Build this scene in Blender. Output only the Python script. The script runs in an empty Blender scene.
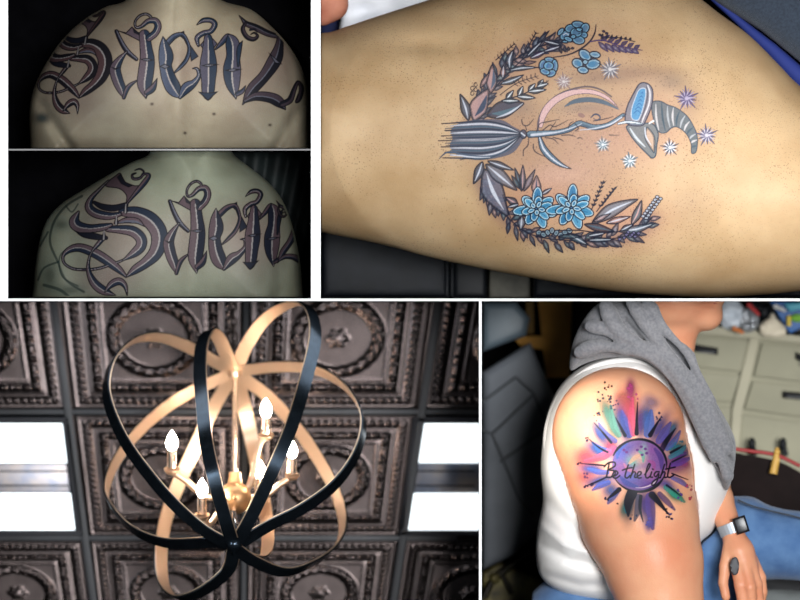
import bpy, bmesh, math, random
import numpy as np
from mathutils import Vector
from mathutils.bvhtree import BVHTree
random.seed(7); RNG = np.random.default_rng(7)
C = bpy.context.scene.collection
S = 0.0025          # metres per unit of the layout grid
D = 16.0            # viewing distance in metres
PI = math.pi

def P(px, py, d):
    """layout grid (px right, py down, d = depth in grid units) -> world"""
    k = (1 + d * S / D) * S
    return ((px - 400) * k, d * S, (300 - py) * k)
def PA(a):
    a = np.asarray(a, float); k = (1 + a[:, 2] * S / D) * S
    return np.stack([(a[:, 0] - 400) * k, a[:, 2] * S, (300 - a[:, 1]) * k], 1)
def lin(c):
    c = np.asarray(c, float) / 255
    return np.where(c <= .04045, c / 12.92, ((c + .055) / 1.055) ** 2.4)
def L(r, g, b): return tuple(lin((r, g, b))) + (1,)

# ------------------------------------------------------------------ materials
def mat(name, col, rough=.6, metal=0, var=.0, vscale=20, bump=0, bscale=120, emit=0, emitcol=None, spec=.5, col2=None, sheen=0, coat=0):
    m = bpy.data.materials.new(name); m.use_nodes = True
    nt = m.node_tree; b = nt.nodes['Principled BSDF']
    b.inputs['Roughness'].default_value = rough; b.inputs['Metallic'].default_value = metal
    b.inputs['Specular IOR Level'].default_value = spec
    b.inputs['Base Color'].default_value = col
    if coat: b.inputs['Coat Weight'].default_value = coat; b.inputs['Coat Roughness'].default_value = .15
    if sheen: b.inputs['Sheen Weight'].default_value = sheen
    if emit: b.inputs['Emission Color'].default_value = emitcol or col; b.inputs['Emission Strength'].default_value = emit
    tc = nt.nodes.new('ShaderNodeTexCoord')
    if var or col2:
        n = nt.nodes.new('ShaderNodeTexNoise'); n.inputs['Scale'].default_value = vscale; n.inputs['Detail'].default_value = 5
        nt.links.new(tc.outputs['Object'], n.inputs['Vector'])
        r = nt.nodes.new('ShaderNodeValToRGB')
        c2 = col2 or tuple(x * (1 - var) for x in col[:3]) + (1,)
        c1 = col if col2 else tuple(min(1, x * (1 + var)) for x in col[:3]) + (1,)
        r.color_ramp.elements[0].color = c2; r.color_ramp.elements[1].color = c1
        r.color_ramp.elements[0].position = .35; r.color_ramp.elements[1].position = .65
        nt.links.new(n.outputs['Fac'], r.inputs['Fac']); nt.links.new(r.outputs['Color'], b.inputs['Base Color'])
    if bump:
        n2 = nt.nodes.new('ShaderNodeTexNoise'); n2.inputs['Scale'].default_value = bscale; n2.inputs['Detail'].default_value = 3
        nt.links.new(tc.outputs['Object'], n2.inputs['Vector'])
        bp = nt.nodes.new('ShaderNodeBump'); bp.inputs['Strength'].default_value = bump; bp.inputs['Distance'].default_value = .002
        nt.links.new(n2.outputs['Fac'], bp.inputs['Height']); nt.links.new(bp.outputs['Normal'], b.inputs['Normal'])
    return m

def skin(name, col, blotch, pores=0, rough=.5, bscale=260, bump=.35, bl_scale=7):
    m = mat(name, col, rough, bump=bump, bscale=bscale, spec=.22, col2=blotch, vscale=bl_scale)
    nt = m.node_tree; b = nt.nodes['Principled BSDF']
    b.inputs['Subsurface Weight'].default_value = .08
    b.inputs['Subsurface Radius'].default_value = (.01, .004, .002)
    if pores:
        src = b.inputs['Base Color'].links[0].from_socket
        tc = nt.nodes.new('ShaderNodeTexCoord'); v = nt.nodes.new('ShaderNodeTexVoronoi')
        v.inputs['Scale'].default_value = 170; nt.links.new(tc.outputs['Object'], v.inputs['Vector'])
        n = nt.nodes.new('ShaderNodeTexNoise'); n.inputs['Scale'].default_value = 6; nt.links.new(tc.outputs['Object'], n.inputs['Vector'])
        lt = nt.nodes.new('ShaderNodeMapRange'); lt.inputs['From Min'].default_value = .12; lt.inputs['From Max'].default_value = .30
        lt.inputs['To Min'].default_value = 1; lt.inputs['To Max'].default_value = 0
        nt.links.new(v.outputs['Distance'], lt.inputs['Value'])
        mu = nt.nodes.new('ShaderNodeMath'); mu.operation = 'MULTIPLY'; nt.links.new(lt.outputs[0], mu.inputs[0])
        r2 = nt.nodes.new('ShaderNodeMapRange'); r2.inputs['From Min'].default_value = .4; r2.inputs['From Max'].default_value = .65
        r2.inputs['To Min'].default_value = .15 * pores; r2.inputs['To Max'].default_value = pores
        nt.links.new(n.outputs['Fac'], r2.inputs['Value']); nt.links.new(r2.outputs[0], mu.inputs[1])
        mx = nt.nodes.new('ShaderNodeMix'); mx.data_type = 'RGBA'
        nt.links.new(mu.outputs[0], mx.inputs['Factor']); nt.links.new(src, mx.inputs['A']); mx.inputs['B'].default_value = L(80, 55, 42)
        nt.links.new(mx.outputs['Result'], b.inputs['Base Color'])
    return m

def ink_mat(name, rough=.6, spec=.12):
    m = bpy.data.materials.new(name); m.use_nodes = True; nt = m.node_tree
    b = nt.nodes['Principled BSDF']; o = nt.nodes['Material Output']
    b.inputs['Roughness'].default_value = rough; b.inputs['Specular IOR Level'].default_value = spec
    a = nt.nodes.new('ShaderNodeAttribute'); a.attribute_name = 'ink'
    n = nt.nodes.new('ShaderNodeTexNoise'); n.inputs['Scale'].default_value = 260; tc = nt.nodes.new('ShaderNodeTexCoord')
    nt.links.new(tc.outputs['Object'], n.inputs['Vector'])
    mr = nt.nodes.new('ShaderNodeMapRange'); mr.inputs['To Min'].default_value = .72; mr.inputs['To Max'].default_value = 1.28
    nt.links.new(n.outputs['Fac'], mr.inputs['Value'])
    mx = nt.nodes.new('ShaderNodeVectorMath'); mx.operation = 'SCALE'
    nt.links.new(a.outputs['Color'], mx.inputs[0]); nt.links.new(mr.outputs[0], mx.inputs['Scale'])
    nt.links.new(mx.outputs[0], b.inputs['Base Color'])
    t = nt.nodes.new('ShaderNodeBsdfTransparent'); ms = nt.nodes.new('ShaderNodeMixShader')
    nt.links.new(a.outputs['Alpha'], ms.inputs[0]); nt.links.new(t.outputs[0], ms.inputs[1]); nt.links.new(b.outputs[0], ms.inputs[2])
    nt.links.new(ms.outputs[0], o.inputs['Surface'])
    return m

# ------------------------------------------------------------------ mesh helpers
def mesh_np(name, V, F, m, parent=None, smooth=True):
    me = bpy.data.meshes.new(name); V = np.asarray(V, np.float32); F = np.asarray(F, np.int32)
    k = F.shape[1]
    me.vertices.add(len(V)); me.vertices.foreach_set('co', V.ravel())
    me.loops.add(F.size); me.loops.foreach_set('vertex_index', F.ravel())
    me.polygons.add(len(F)); me.polygons.foreach_set('loop_start', np.arange(0, F.size, k, dtype=np.int32))
    me.polygons.foreach_set('loop_total', np.full(len(F), k, np.int32))
    me.update(calc_edges=True); me.validate()
    me.polygons.foreach_set('use_smooth', np.full(len(me.polygons), smooth)); me.materials.append(m)
    o = bpy.data.objects.new(name, me); C.objects.link(o)
    if parent: o.parent = parent
    return o
def tag(o, label=None, cat=None, group=None, kind=None):
    for k, v in (('label', label), ('category', cat), ('group', group), ('kind', kind)):
        if v: o[k] = v
    return o
def empty(name, loc, label, cat, group=None):
    o = bpy.data.objects.new(name, None); C.objects.link(o); o.location = loc; o.empty_display_size = .02
    bpy.context.view_layer.update()
    return tag(o, label, cat, group)
def adopt(o, root):
    """parent while keeping the world place (root is an unrotated empty)"""
    o.parent = root; o.matrix_parent_inverse = root.matrix_world.inverted(); return o

class MB:
    def __init__(s): s.bm = bmesh.new()
    def box(s, x0, x1, y0, y1, d0, d1, bev=0, ease=None):
        """box in grid units; optional bevel"""
        vs = [s.bm.verts.new(P(x, y, d)) for x in (x0, x1) for y in (y0, y1) for d in (d0, d1)]
        fs = [s.bm.faces.new([vs[i] for i in q]) for q in ((0, 1, 3, 2), (4, 6, 7, 5), (0, 4, 5, 1), (2, 3, 7, 6), (0, 2, 6, 4), (1, 5, 7, 3))]
        if bev: bmesh.ops.bevel(s.bm, geom=list({e for f in fs for e in f.edges}), offset=bev * S, segments=3, affect='EDGES', profile=.5)
        return s
    def prism(s, pts, d0, d1, bev=0, seg=3):
        """outline polygon (px,py) extruded from depth d0 to d1, bevelled"""
        a = [s.bm.verts.new(P(x, y, d0)) for x, y in pts]; b = [s.bm.verts.new(P(x, y, d1)) for x, y in pts]
        n = len(pts); fs = [s.bm.faces.new(a), s.bm.faces.new(b[::-1])]
        for i in range(n): fs.append(s.bm.faces.new((a[i], b[i], b[(i + 1) % n], a[(i + 1) % n])))
        if bev: bmesh.ops.bevel(s.bm, geom=list({e for f in fs[:2] for e in f.edges}), offset=bev * S, segments=seg, affect='EDGES', profile=.5)
        return s
    def tube(s, pts, r, n=12, cap=True):
        """pts [(px,py,d)], r scalar or list in grid units"""
        W = [Vector(P(*p)) for p in pts]; rs = [r] * len(pts) if not hasattr(r, '__len__') else list(np.interp(np.linspace(0, 1, len(pts)), np.linspace(0, 1, len(r)), r))
        rings = []; prev = None
        for i, w in enumerate(W):
            t = (W[min(i + 1, len(W) - 1)] - W[max(i - 1, 0)]).normalized()
            if prev is None:
                u = t.cross(Vector((0, 0, 1)));  u = t.cross(Vector((0, 1, 0))) if u.length < .1 else u
            else: u = prev - t * prev.dot(t)
            u.normalize(); prev = u; v = t.cross(u)
            rings.append([s.bm.verts.new(w + (u * math.cos(a) + v * math.sin(a)) * rs[i] * S) for a in [2 * PI * k / n for k in range(n)]])
        for A, B in zip(rings, rings[1:]):
            for k in range(n): s.bm.faces.new((A[k], A[(k + 1) % n], B[(k + 1) % n], B[k]))
        if cap: s.bm.faces.new(rings[0][::-1]); s.bm.faces.new(rings[-1])
        return s
    def ball(s, px, py, d, rx, ry=None, rd=None, n=16):
        ry = ry or rx; rd = rd or rx; c = Vector(P(px, py, d))
        r = bmesh.ops.create_uvsphere(s.bm, u_segments=n, v_segments=n // 2 + 2, radius=1)
        for v in r['verts']: v.co = Vector((v.co.x * rx * S, v.co.y * rd * S, v.co.z * ry * S)) + c
        return s
    def lathe(s, base, axis, prof, n=20):
        """prof [(distance along axis, radius)] grid units"""
        b = Vector(P(*base)); ax = Vector(axis).normalized(); u = ax.cross(Vector((0, 1, 0)));
        if u.length < .1: u = ax.cross(Vector((1, 0, 0)))
        u.normalize(); v = ax.cross(u); rings = []
        for h, r in prof: rings.append([s.bm.verts.new(b + ax * h * S + (u * math.cos(a) + v * math.sin(a)) * max(r, .02) * S) for a in [2 * PI * k / n for k in range(n)]])
        for A, B in zip(rings, rings[1:]):
            for k in range(n): s.bm.faces.new((A[k], A[(k + 1) % n], B[(k + 1) % n], B[k]))
        s.bm.faces.new(rings[0][::-1]); s.bm.faces.new(rings[-1]); return s
    def build(s, name, m, parent=None, smooth=True, keep=None):
        bmesh.ops.recalc_face_normals(s.bm, faces=s.bm.faces)
        me = bpy.data.meshes.new(name); s.bm.to_mesh(me); s.bm.free(); me.materials.append(m)
        if smooth:
            for p in me.polygons: p.use_smooth = True
            try: me.set_sharp_from_angle(angle=math.radians(38))
            except Exception: pass
        o = bpy.data.objects.new(name, me); C.objects.link(o)
        if parent:
            if parent.type == 'EMPTY' : adopt(o, parent)
            else: o.parent = parent
        return o

def cr(pts, n=6, closed=False):
    """Catmull-Rom through points of any dimension"""
    A = np.asarray(pts, float); N = len(A)
    if N < 3 and not closed:
        t = np.linspace(0, 1, n + 1)[:, None]; return A[0] * (1 - t) + A[1] * t
    out = []
    rngs = range(N) if closed else range(N - 1)
    for i in rngs:
        g = (lambda k: A[k % N]) if closed else (lambda k: A[min(max(k, 0), N - 1)])
        p0, p1, p2, p3 = g(i - 1), g(i), g(i + 1), g(i + 2)
        for t in np.arange(n) / n:
            out.append(.5 * (2 * p1 + (p2 - p0) * t + (2 * p0 - 5 * p1 + 4 * p2 - p3) * t * t + (3 * p1 - p0 - 3 * p2 + p3) * t ** 3))
    if not closed: out.append(A[-1])
    return np.array(out)

def poly_sd(X, Y, pts):
    """signed distance to a polygon, negative inside"""
    A = np.asarray(pts, float); B = np.roll(A, -1, 0); d = np.full(X.shape, 1e9); ins = np.zeros(X.shape, bool)
    for (ax, ay), (bx, by) in zip(A, B):
        ex, ey = bx - ax, by - ay; l2 = ex * ex + ey * ey + 1e-12
        t = np.clip(((X - ax) * ex + (Y - ay) * ey) / l2, 0, 1)
        d = np.minimum(d, (X - ax - t * ex) ** 2 + (Y - ay - t * ey) ** 2)
        if abs(ey) > 1e-12: ins ^= ((ay > Y) != (by > Y)) & (X < ex * (Y - ay) / ey + ax)
    d = np.sqrt(d); return np.where(ins, -d, d)
def line_d(X, Y, pts):
    d = np.full(X.shape, 1e9)
    for (ax, ay), (bx, by) in zip(pts, pts[1:]):
        ex, ey = bx - ax, by - ay; t = np.clip(((X - ax) * ex + (Y - ay) * ey) / (ex * ex + ey * ey + 1e-12), 0, 1)
        d = np.minimum(d, np.hypot(X - ax - t * ex, Y - ay - t * ey))
    return d

# ------------------------------------------------------------------ implicit bodies
def nets(F, org, h):
    """naive surface nets on field F (negative inside); returns verts in grid coords and quads"""
    F = np.pad(F, 1, constant_values=300.0); org = np.asarray(org) - h
    s = F < 0; nx, ny, nz = F.shape
    cs = np.zeros((nx - 1, ny - 1, nz - 1), np.int8)
    for i in (0, 1):
        for j in (0, 1):
            for k in (0, 1): cs += s[i:nx - 1 + i, j:ny - 1 + j, k:nz - 1 + k]
    act = (cs > 0) & (cs < 8); I, J, K = np.nonzero(act); idx = -np.ones(act.shape, np.int32); idx[I, J, K] = np.arange(len(I))
    acc = np.zeros((len(I), 3)); cnt = np.zeros(len(I))
    cor = [(i, j, k) for i in (0, 1) for j in (0, 1) for k in (0, 1)]
    for a in cor:
        for ax in range(3):
            if a[ax]: continue
            b = list(a); b[ax] = 1
            fa = F[I + a[0], J + a[1], K + a[2]]; fb = F[I + b[0], J + b[1], K + b[2]]
            m = (fa < 0) != (fb < 0); t = np.where(m, fa / np.where(m, fa - fb, 1), 0)
            p = np.array(a, float)[None].repeat(len(I), 0); p[:, ax] += t
            acc += p * m[:, None]; cnt += m
    V = (np.stack([I, J, K], 1) + acc / cnt[:, None]) * h + org
    Q = []
    for ax in range(3):
        sl0 = [slice(1, -1)] * 3; sl1 = [slice(1, -1)] * 3; sl0[ax] = slice(0, -1); sl1[ax] = slice(1, None)
        A, B = s[tuple(sl0)], s[tuple(sl1)]
        e = np.nonzero(A != B); off = [1, 1, 1]; off[ax] = 0
        g = np.stack(e, 1) + np.array(off); flip = A[e]
        o1, o2 = [(1, 2), (2, 0), (0, 1)][ax]
        def c(d1, d2):
            q = g.copy(); q[:, o1] -= d1; q[:, o2] -= d2; return idx[q[:, 0], q[:, 1], q[:, 2]]
        q = np.stack([c(1, 1), c(0, 1), c(0, 0), c(1, 0)], 1)
        q[~flip] = q[~flip][:, ::-1]; Q.append(q)
    # the layout grid is left-handed (py down): flip
    return V, np.concatenate(Q)[:, ::-1]
def grid(x0, x1, y0, y1, d0, d1, h):
    xs = np.arange(x0, x1 + .01, h); ys = np.arange(y0, y1 + .01, h); ds = np.arange(d0, d1 + .01, h)
    return np.meshgrid(xs, ys, ds, indexing='ij')
def body(name, F, org, h, m, parent=None):
    V, Q = nets(F, org, h); W = PA(V)
    a, b, c = W[Q[:, 0]], W[Q[:, 1]], W[Q[:, 2]]
    if np.einsum('ij,ij->i', a, np.cross(b, c)).sum() < 0: Q = Q[:, ::-1]
    o = mesh_np(name, W, Q, m, parent)
    return o
def slab(d2, Y, t, r):
    a = np.maximum(d2 + r, 0); b = np.maximum(np.abs(Y) - t + r, 0)
    return np.hypot(a, b) + np.minimum(np.maximum(d2 + r, np.abs(Y) - t + r), 0) - r
def cap_f(X, Z, Y, a, b):
    """tapered capsule; a,b = (px,py,d,r)"""
    a = np.array(a, float); b = np.array(b, float); e = b[:3] - a[:3]
    t = np.clip(((X - a[0]) * e[0] + (Z - a[1]) * e[1] + (Y - a[2]) * e[2]) / (e @ e + 1e-9), 0, 1)
    return np.sqrt((X - a[0] - t * e[0]) ** 2 + (Z - a[1] - t * e[1]) ** 2 + (Y - a[2] - t * e[2]) ** 2) - (a[3] + t * (b[3] - a[3]))
def chain(X, Z, Y, nodes, k=3):
    f = None
    for a, b in zip(nodes, nodes[1:]):
        g = cap_f(X, Z, Y, a, b); f = g if f is None else smin(f, g, k)
    return f
def ell(X, Z, Y, c, r):
    q = np.sqrt(((X - c[0]) / r[0]) ** 2 + ((Z - c[1]) / r[1]) ** 2 + ((Y - c[2]) / r[2]) ** 2)
    return (q - 1) * min(r)
def smin(a, b, k):
    h = np.clip(.5 + .5 * (b - a) / k, 0, 1); return b * (1 - h) + a * h - k * h * (1 - h)

# ------------------------------------------------------------------ ink drawing
class Ink:
    def __init__(s, x0, y0, x1, y1, K=2.0):
        s.x0, s.y0, s.K = x0, y0, K
        s.X, s.Y = np.meshgrid(np.arange(x0, x1, 1 / K), np.arange(y0, y1, 1 / K))
        s.rgb = np.zeros(s.X.shape + (3,)) + lin((60, 60, 70)); s.a = np.zeros(s.X.shape); s.id = np.zeros(s.X.shape, int)
        s.names = [('tattoo', None)]; s.cur = 0; s.T = lambda p: p; s.ws = 1; s.fat = 1; s.fa = 1
    def part(s, name, label=None): s.names.append((name, label)); s.cur = len(s.names) - 1
    def view(s, ox, oy, sc): s.T = lambda p: np.asarray(p, float)[:, :2] / sc + (ox, oy); s.ws = 1 / sc
    def affine(s, src, dst, inner=None):
        """least-squares map taking landmark points src to dst (applied after the view)"""
        A = np.c_[np.asarray(src, float), np.ones(len(src))]; M = np.linalg.lstsq(A, np.asarray(dst, float), rcond=None)[0]
        base = inner or (lambda p: np.asarray(p, float)); s.T = lambda p: np.c_[base(p), np.ones(len(p))] @ M
        return math.sqrt(abs(np.linalg.det(M[:2])))
    def bb(s, p, pad):
        K = s.K; i0 = max(int((p[:, 1].min() - pad - s.y0) * K), 0); i1 = min(int((p[:, 1].max() + pad - s.y0) * K) + 2, s.X.shape[0])
        j0 = max(int((p[:, 0].min() - pad - s.x0) * K), 0); j1 = min(int((p[:, 0].max() + pad - s.x0) * K) + 2, s.X.shape[1])
        return slice(i0, max(i1, i0)), slice(j0, max(j1, j0))
    def put(s, sl, col, cov):
        A = s.a[sl]; o = cov + A * (1 - cov); c = col if np.ndim(col) == 3 else np.asarray(col)[None, None]
        s.rgb[sl] = np.where(o[..., None] > 1e-4, (c * cov[..., None] + s.rgb[sl] * (A * (1 - cov))[..., None]) / np.maximum(o, 1e-4)[..., None], s.rgb[sl])
        s.a[sl] = o; v = s.id[sl]; v[cov > .3] = s.cur
        if s.cur == 0: pass
    def stroke(s, pts, w, A, B=None, mid=None, out=None, ol=.9, mw=.10, alpha=1, n=6, closed=False, wob=0):
        pts = np.asarray(pts, float)[:, :2]; w = np.full(len(pts), float(w)) if np.ndim(w) == 0 else np.asarray(w, float)
        q = cr(np.c_[s.T(pts), w * s.ws * s.fat], n, closed); q = np.vstack([q, q[:1]]) if closed else q
        sl = s.bb(q, q[:, 2].max() / 2 + 1); X, Y = s.X[sl], s.Y[sl]
        if X.size == 0: return
        best = np.full(X.shape, -1e9); side = np.zeros(X.shape); rr = np.zeros(X.shape)
        for a, b in zip(q, q[1:]):
            ex, ey = b[0] - a[0], b[1] - a[1]; l = math.hypot(ex, ey) + 1e-9
            t = np.clip(((X - a[0]) * ex + (Y - a[1]) * ey) / (l * l), 0, 1)
            d = np.hypot(X - a[0] - t * ex, Y - a[1] - t * ey); hw = np.maximum((a[2] + t * (b[2] - a[2])) / 2, .15)
            m = hw - d > best; best = np.where(m, hw - d, best)
            side = np.where(m, (X - a[0]) * ey - (Y - a[1]) * ex, side); rr = np.where(m, d / hw, rr)
        cov = np.clip(best * s.K / 1.4 + .5, 0, 1) * alpha
        A = lin(A); B = lin(B) if B else A
        col = np.where((side > 0)[..., None], A, B)
        if mid: col = np.where((rr < mw)[..., None], lin(mid), col)
        if out: col = np.where((best < ol)[..., None], lin(out), col)
        s.put(sl, col, cov)
    def poly(s, pts, fill, out=None, ol=.9, smooth=True, alpha=1, edge=None, ew=1.2):
        q = s.T(pts); q = cr(q, 5, True) if smooth else q
        sl = s.bb(q, 1); X, Y = s.X[sl], s.Y[sl]
        if X.size == 0: return
        d = -poly_sd(X, Y, q); cov = np.clip(d * s.K / 1.4 + .5, 0, 1) * alpha * np.where(d < (ol if out else 0), 1, s.fa)
        col = np.zeros(X.shape + (3,)) + lin(fill)
        if edge: col = np.where((d < ew + ol)[..., None], lin(edge), col)
        if out: col = np.where((d < ol)[..., None], lin(out), col)
        s.put(sl, col, cov)
    def blob(s, cx, cy, rx, ry, ang, fill, out=None, ol=.8, edge=None, ew=1, alpha=1):
        if out: rx, ry = rx * 1.12, ry * 1.12; ol *= 1.25
        t = np.linspace(0, 2 * PI, 14)[:-1]; a = math.radians(ang)
        x = rx * np.cos(t); y = ry * np.sin(t)
        s.poly(np.c_[cx + x * math.cos(a) - y * math.sin(a), cy + x * math.sin(a) + y * math.cos(a)], fill, out, ol, True, alpha, edge, ew)
    def soft(s, cx, cy, rx, ry, col, alpha, ang=0):
        c = s.T(np.array([[cx, cy]]))[0]; rx *= s.ws; ry *= s.ws
        sl = s.bb(np.array([c]), 2.2 * max(rx, ry)); X, Y = s.X[sl] - c[0], s.Y[sl] - c[1]; a = math.radians(ang)
        u = X * math.cos(a) + Y * math.sin(a); v = -X * math.sin(a) + Y * math.cos(a)
        g = np.exp(-((u / rx) ** 2 + (v / ry) ** 2)); g = np.where(g < .03, 0, g) * alpha
        s.put(sl, lin(col), g)
    def leaf(s, b, t, w, fill, out=(48, 48, 62), mid=None, bend=0, fill2=None, alpha=1):
        b = np.array(b, float); t = np.array(t, float); e = t - b; n = np.array([-e[1], e[0]])
        l = np.linalg.norm(e) + 1e-9; n /= l; c = b + e * .45 + n * bend
        w = w * 1.15
        pts = [b, b + e * .22 + n * (w * .38 + bend * .6), c + n * w * .5, b + e * .75 + n * (w * .3 + bend * .7), t,
               b + e * .75 - n * (w * .3 - bend * .7), c - n * w * .5, b + e * .22 - n * (w * .38 - bend * .6)]
        s.poly(pts, fill, out, .95, True, alpha, tuple(c * .62 for c in fill), 1.1)
        if fill2: s.stroke([b + e * .15 + n * bend * .4, c + n * w * .2, b + e * .8 + n * (w * .1 + bend * .5)], [w * .05, w * .3, w * .05], fill2)
        if mid: s.stroke([b + e * .1, c, b + e * .85 + n * bend * .4], [2, max(w * .16, 3), 2], mid)
    def sprig(s, b, t, n, ll, lw, col, out, ang=40, stem=4, mid=None):
        b = np.array(b, float); t = np.array(t, float); e = t - b; l = np.linalg.norm(e); e /= l
        s.stroke([b, t], stem, out)
        for i in range(n):
            p = b + e * l * (i + .8) / n; k = 1 - .35 * i / n
            for sg in (-1, 1):
                a = math.radians(ang) * sg; d = np.array([e[0] * math.cos(a) - e[1] * math.sin(a), e[0] * math.sin(a) + e[1] * math.cos(a)])
                if lw <= 0: s.stroke([p, p + d * ll * k], [stem, stem * .5], col)
                else: s.leaf(p, p + d * ll * k, lw * k, col, out, mid)
    def star(s, cx, cy, r, dark, light, n=10):
        for i in range(n):
            a = 2 * PI * i / n + .2; k = 1 if i % 2 else .75; c, d = math.cos(a), math.sin(a)
            s.stroke([(cx + c * r * .2, cy + d * r * .2), (cx + c * r * k, cy + d * r * k)], [r * .22, r * .05], dark)
            a += PI / n; c, d = math.cos(a), math.sin(a)
            s.stroke([(cx + c * r * .1, cy + d * r * .1), (cx + c * r * .75, cy + d * r * .75)], [r * .16, r * .04], light)
        s.blob(cx, cy, r * .14, r * .14, 0, light)

def depth_map(o, x0, y0, x1, y1, st=1.5, smooth=0):
    dg = bpy.context.evaluated_depsgraph_get(); bvh = BVHTree.FromObject(o, dg)
    xs = np.arange(x0, x1 + st, st); ys = np.arange(y0, y1 + st, st); M = np.full((len(ys), len(xs)), np.nan)
    for i, y in enumerate(ys):
        for j, x in enumerate(xs):
            a = Vector(P(x, y, -120)); b = Vector(P(x, y, 100)); h = bvh.ray_cast(a, (b - a).normalized(), 3)
            if h[0] is not None: M[i, j] = h[0].y / S
    def look(X, Y):
        u = np.clip((X - x0) / st, 0, len(xs) - 1.001); v = np.clip((Y - y0) / st, 0, len(ys) - 1.001)
        i = v.astype(int); j = u.astype(int); fu, fv = u - j, v - i
        return M[i, j] * (1 - fu) * (1 - fv) + M[i, j + 1] * fu * (1 - fv) + M[i + 1, j] * (1 - fu) * fv + M[i + 1, j + 1] * fu * fv
    return look

def lay_ink(ink, look, m, parent, root_label, gain=.75, off=.45, first=0):
    """turn the drawing into thin ink films lying on the skin: one mesh per motif"""
    d = look(ink.X, ink.Y) - off; ok = ~np.isnan(d); a = np.where(ok, ink.a, 0)
    H, W = d.shape; anyA = np.maximum.reduce([a[:-1, :-1], a[1:, :-1], a[:-1, 1:], a[1:, 1:]]) > .02
    allok = ok[:-1, :-1] & ok[1:, :-1] & ok[:-1, 1:] & ok[1:, 1:]
    cell = anyA & allok; idm = ink.id[:-1, :-1]
    idx = np.arange(H * W).reshape(H, W)
    V = PA(np.stack([ink.X.ravel(), ink.Y.ravel(), np.nan_to_num(d).ravel()], 1))
    gn = np.where(ink.id == 0, 1.0, gain)[..., None]
    col = np.concatenate([np.clip(ink.rgb * gn, 0, 1), ink.a[..., None]], 2).reshape(-1, 4)
    objs = {}
    for k, (nm, lb) in enumerate(ink.names):
        i, j = np.nonzero(cell & (idm == k))
        if len(i) < 2: continue
        q = np.stack([idx[i, j], idx[i, j + 1], idx[i + 1, j + 1], idx[i + 1, j]], 1)
        u, inv = np.unique(q, return_inverse=True); q = inv.reshape(-1, 4)[:, ::-1]
        o = mesh_np(nm, V[u], q, m, objs.get(0) or parent)
        at = o.data.color_attributes.new('ink', 'FLOAT_COLOR', 'POINT'); at.data.foreach_set('color', col[u].astype(np.float32).ravel())
        if lb: o['label'] = lb
        if nm == 'paint_spatter': o['kind'] = 'stuff'
        objs[k] = o
    if root_label and 0 in objs: objs[0]['label'] = root_label
    return objs

# ================================================================== THE SETTING: a white fronted display case with five compartments
M = {}
M['white'] = mat('white_lacquer', (.97, .97, .97, 1), .5, var=.01)
M['black'] = mat('black_felt', (.002, .002, .0025, 1), 1, spec=0, var=.2)
M['grey_edge'] = mat('grey_edge', L(118, 116, 116), .6, var=.05)
M['back_dark'] = mat('dark_lining', L(14, 13, 13), 1, spec=0, var=.2)
def panel(name, x0, x1, y0, y1, d0, d1, m): return tag(MB().box(x0, x1, y0, y1, d0, d1).build(name, m, smooth=False), kind='structure')
DK = 480
panel('wall_left', -12, 7.6, -44, 302, .6, DK, M['black'])
panel('trim_1', -12, 8, -44, 298.5, -2, .6, M['white'])
panel('trim_2', 311, 320.6, -44, 298.5, -2, .6, M['white'])
panel('trim_3', -70, 960, 298.6, 301, -2, .6, M['white'])
panel('trim_4', 479, 481.6, 301, 660, -2, .6, M['white'])
panel('wall_divider_upper', 311.6, 320, -44, 299, .6, DK, M['black'])
panel('wall_divider_lower', 479.6, 481.2, 301, 660, .6, DK, M['black'])
panel('wall_divider_middle', -70, 960, 299, 300.6, .6, DK, M['black'])
panel('trim_5', 8, 311, 148.9, 150.5, -1, 3, M['grey_edge'])
panel('wall_divider_shelf', 7.7, 311.5, 149.2, 150.2, 3, 200, M['black'])
panel('wall_right', 954, 960, -44, 660, .6, DK, M['black'])
panel('wall_outer', -74, -70, 298.6, 660, .6, DK, M['black'])
panel('ceiling_panel', -12, 960, -50, -44, .6, DK, M['black'])
panel('floor', -74, 960, 660, 664, .6, DK, M['black'])
panel('wall_back', -74, 960, -50, 664, DK, DK + 8, M['back_dark'])
panel('wall_back_left', 7.7, 311.5, -44, 299, 200, 204, M['black'])

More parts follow.
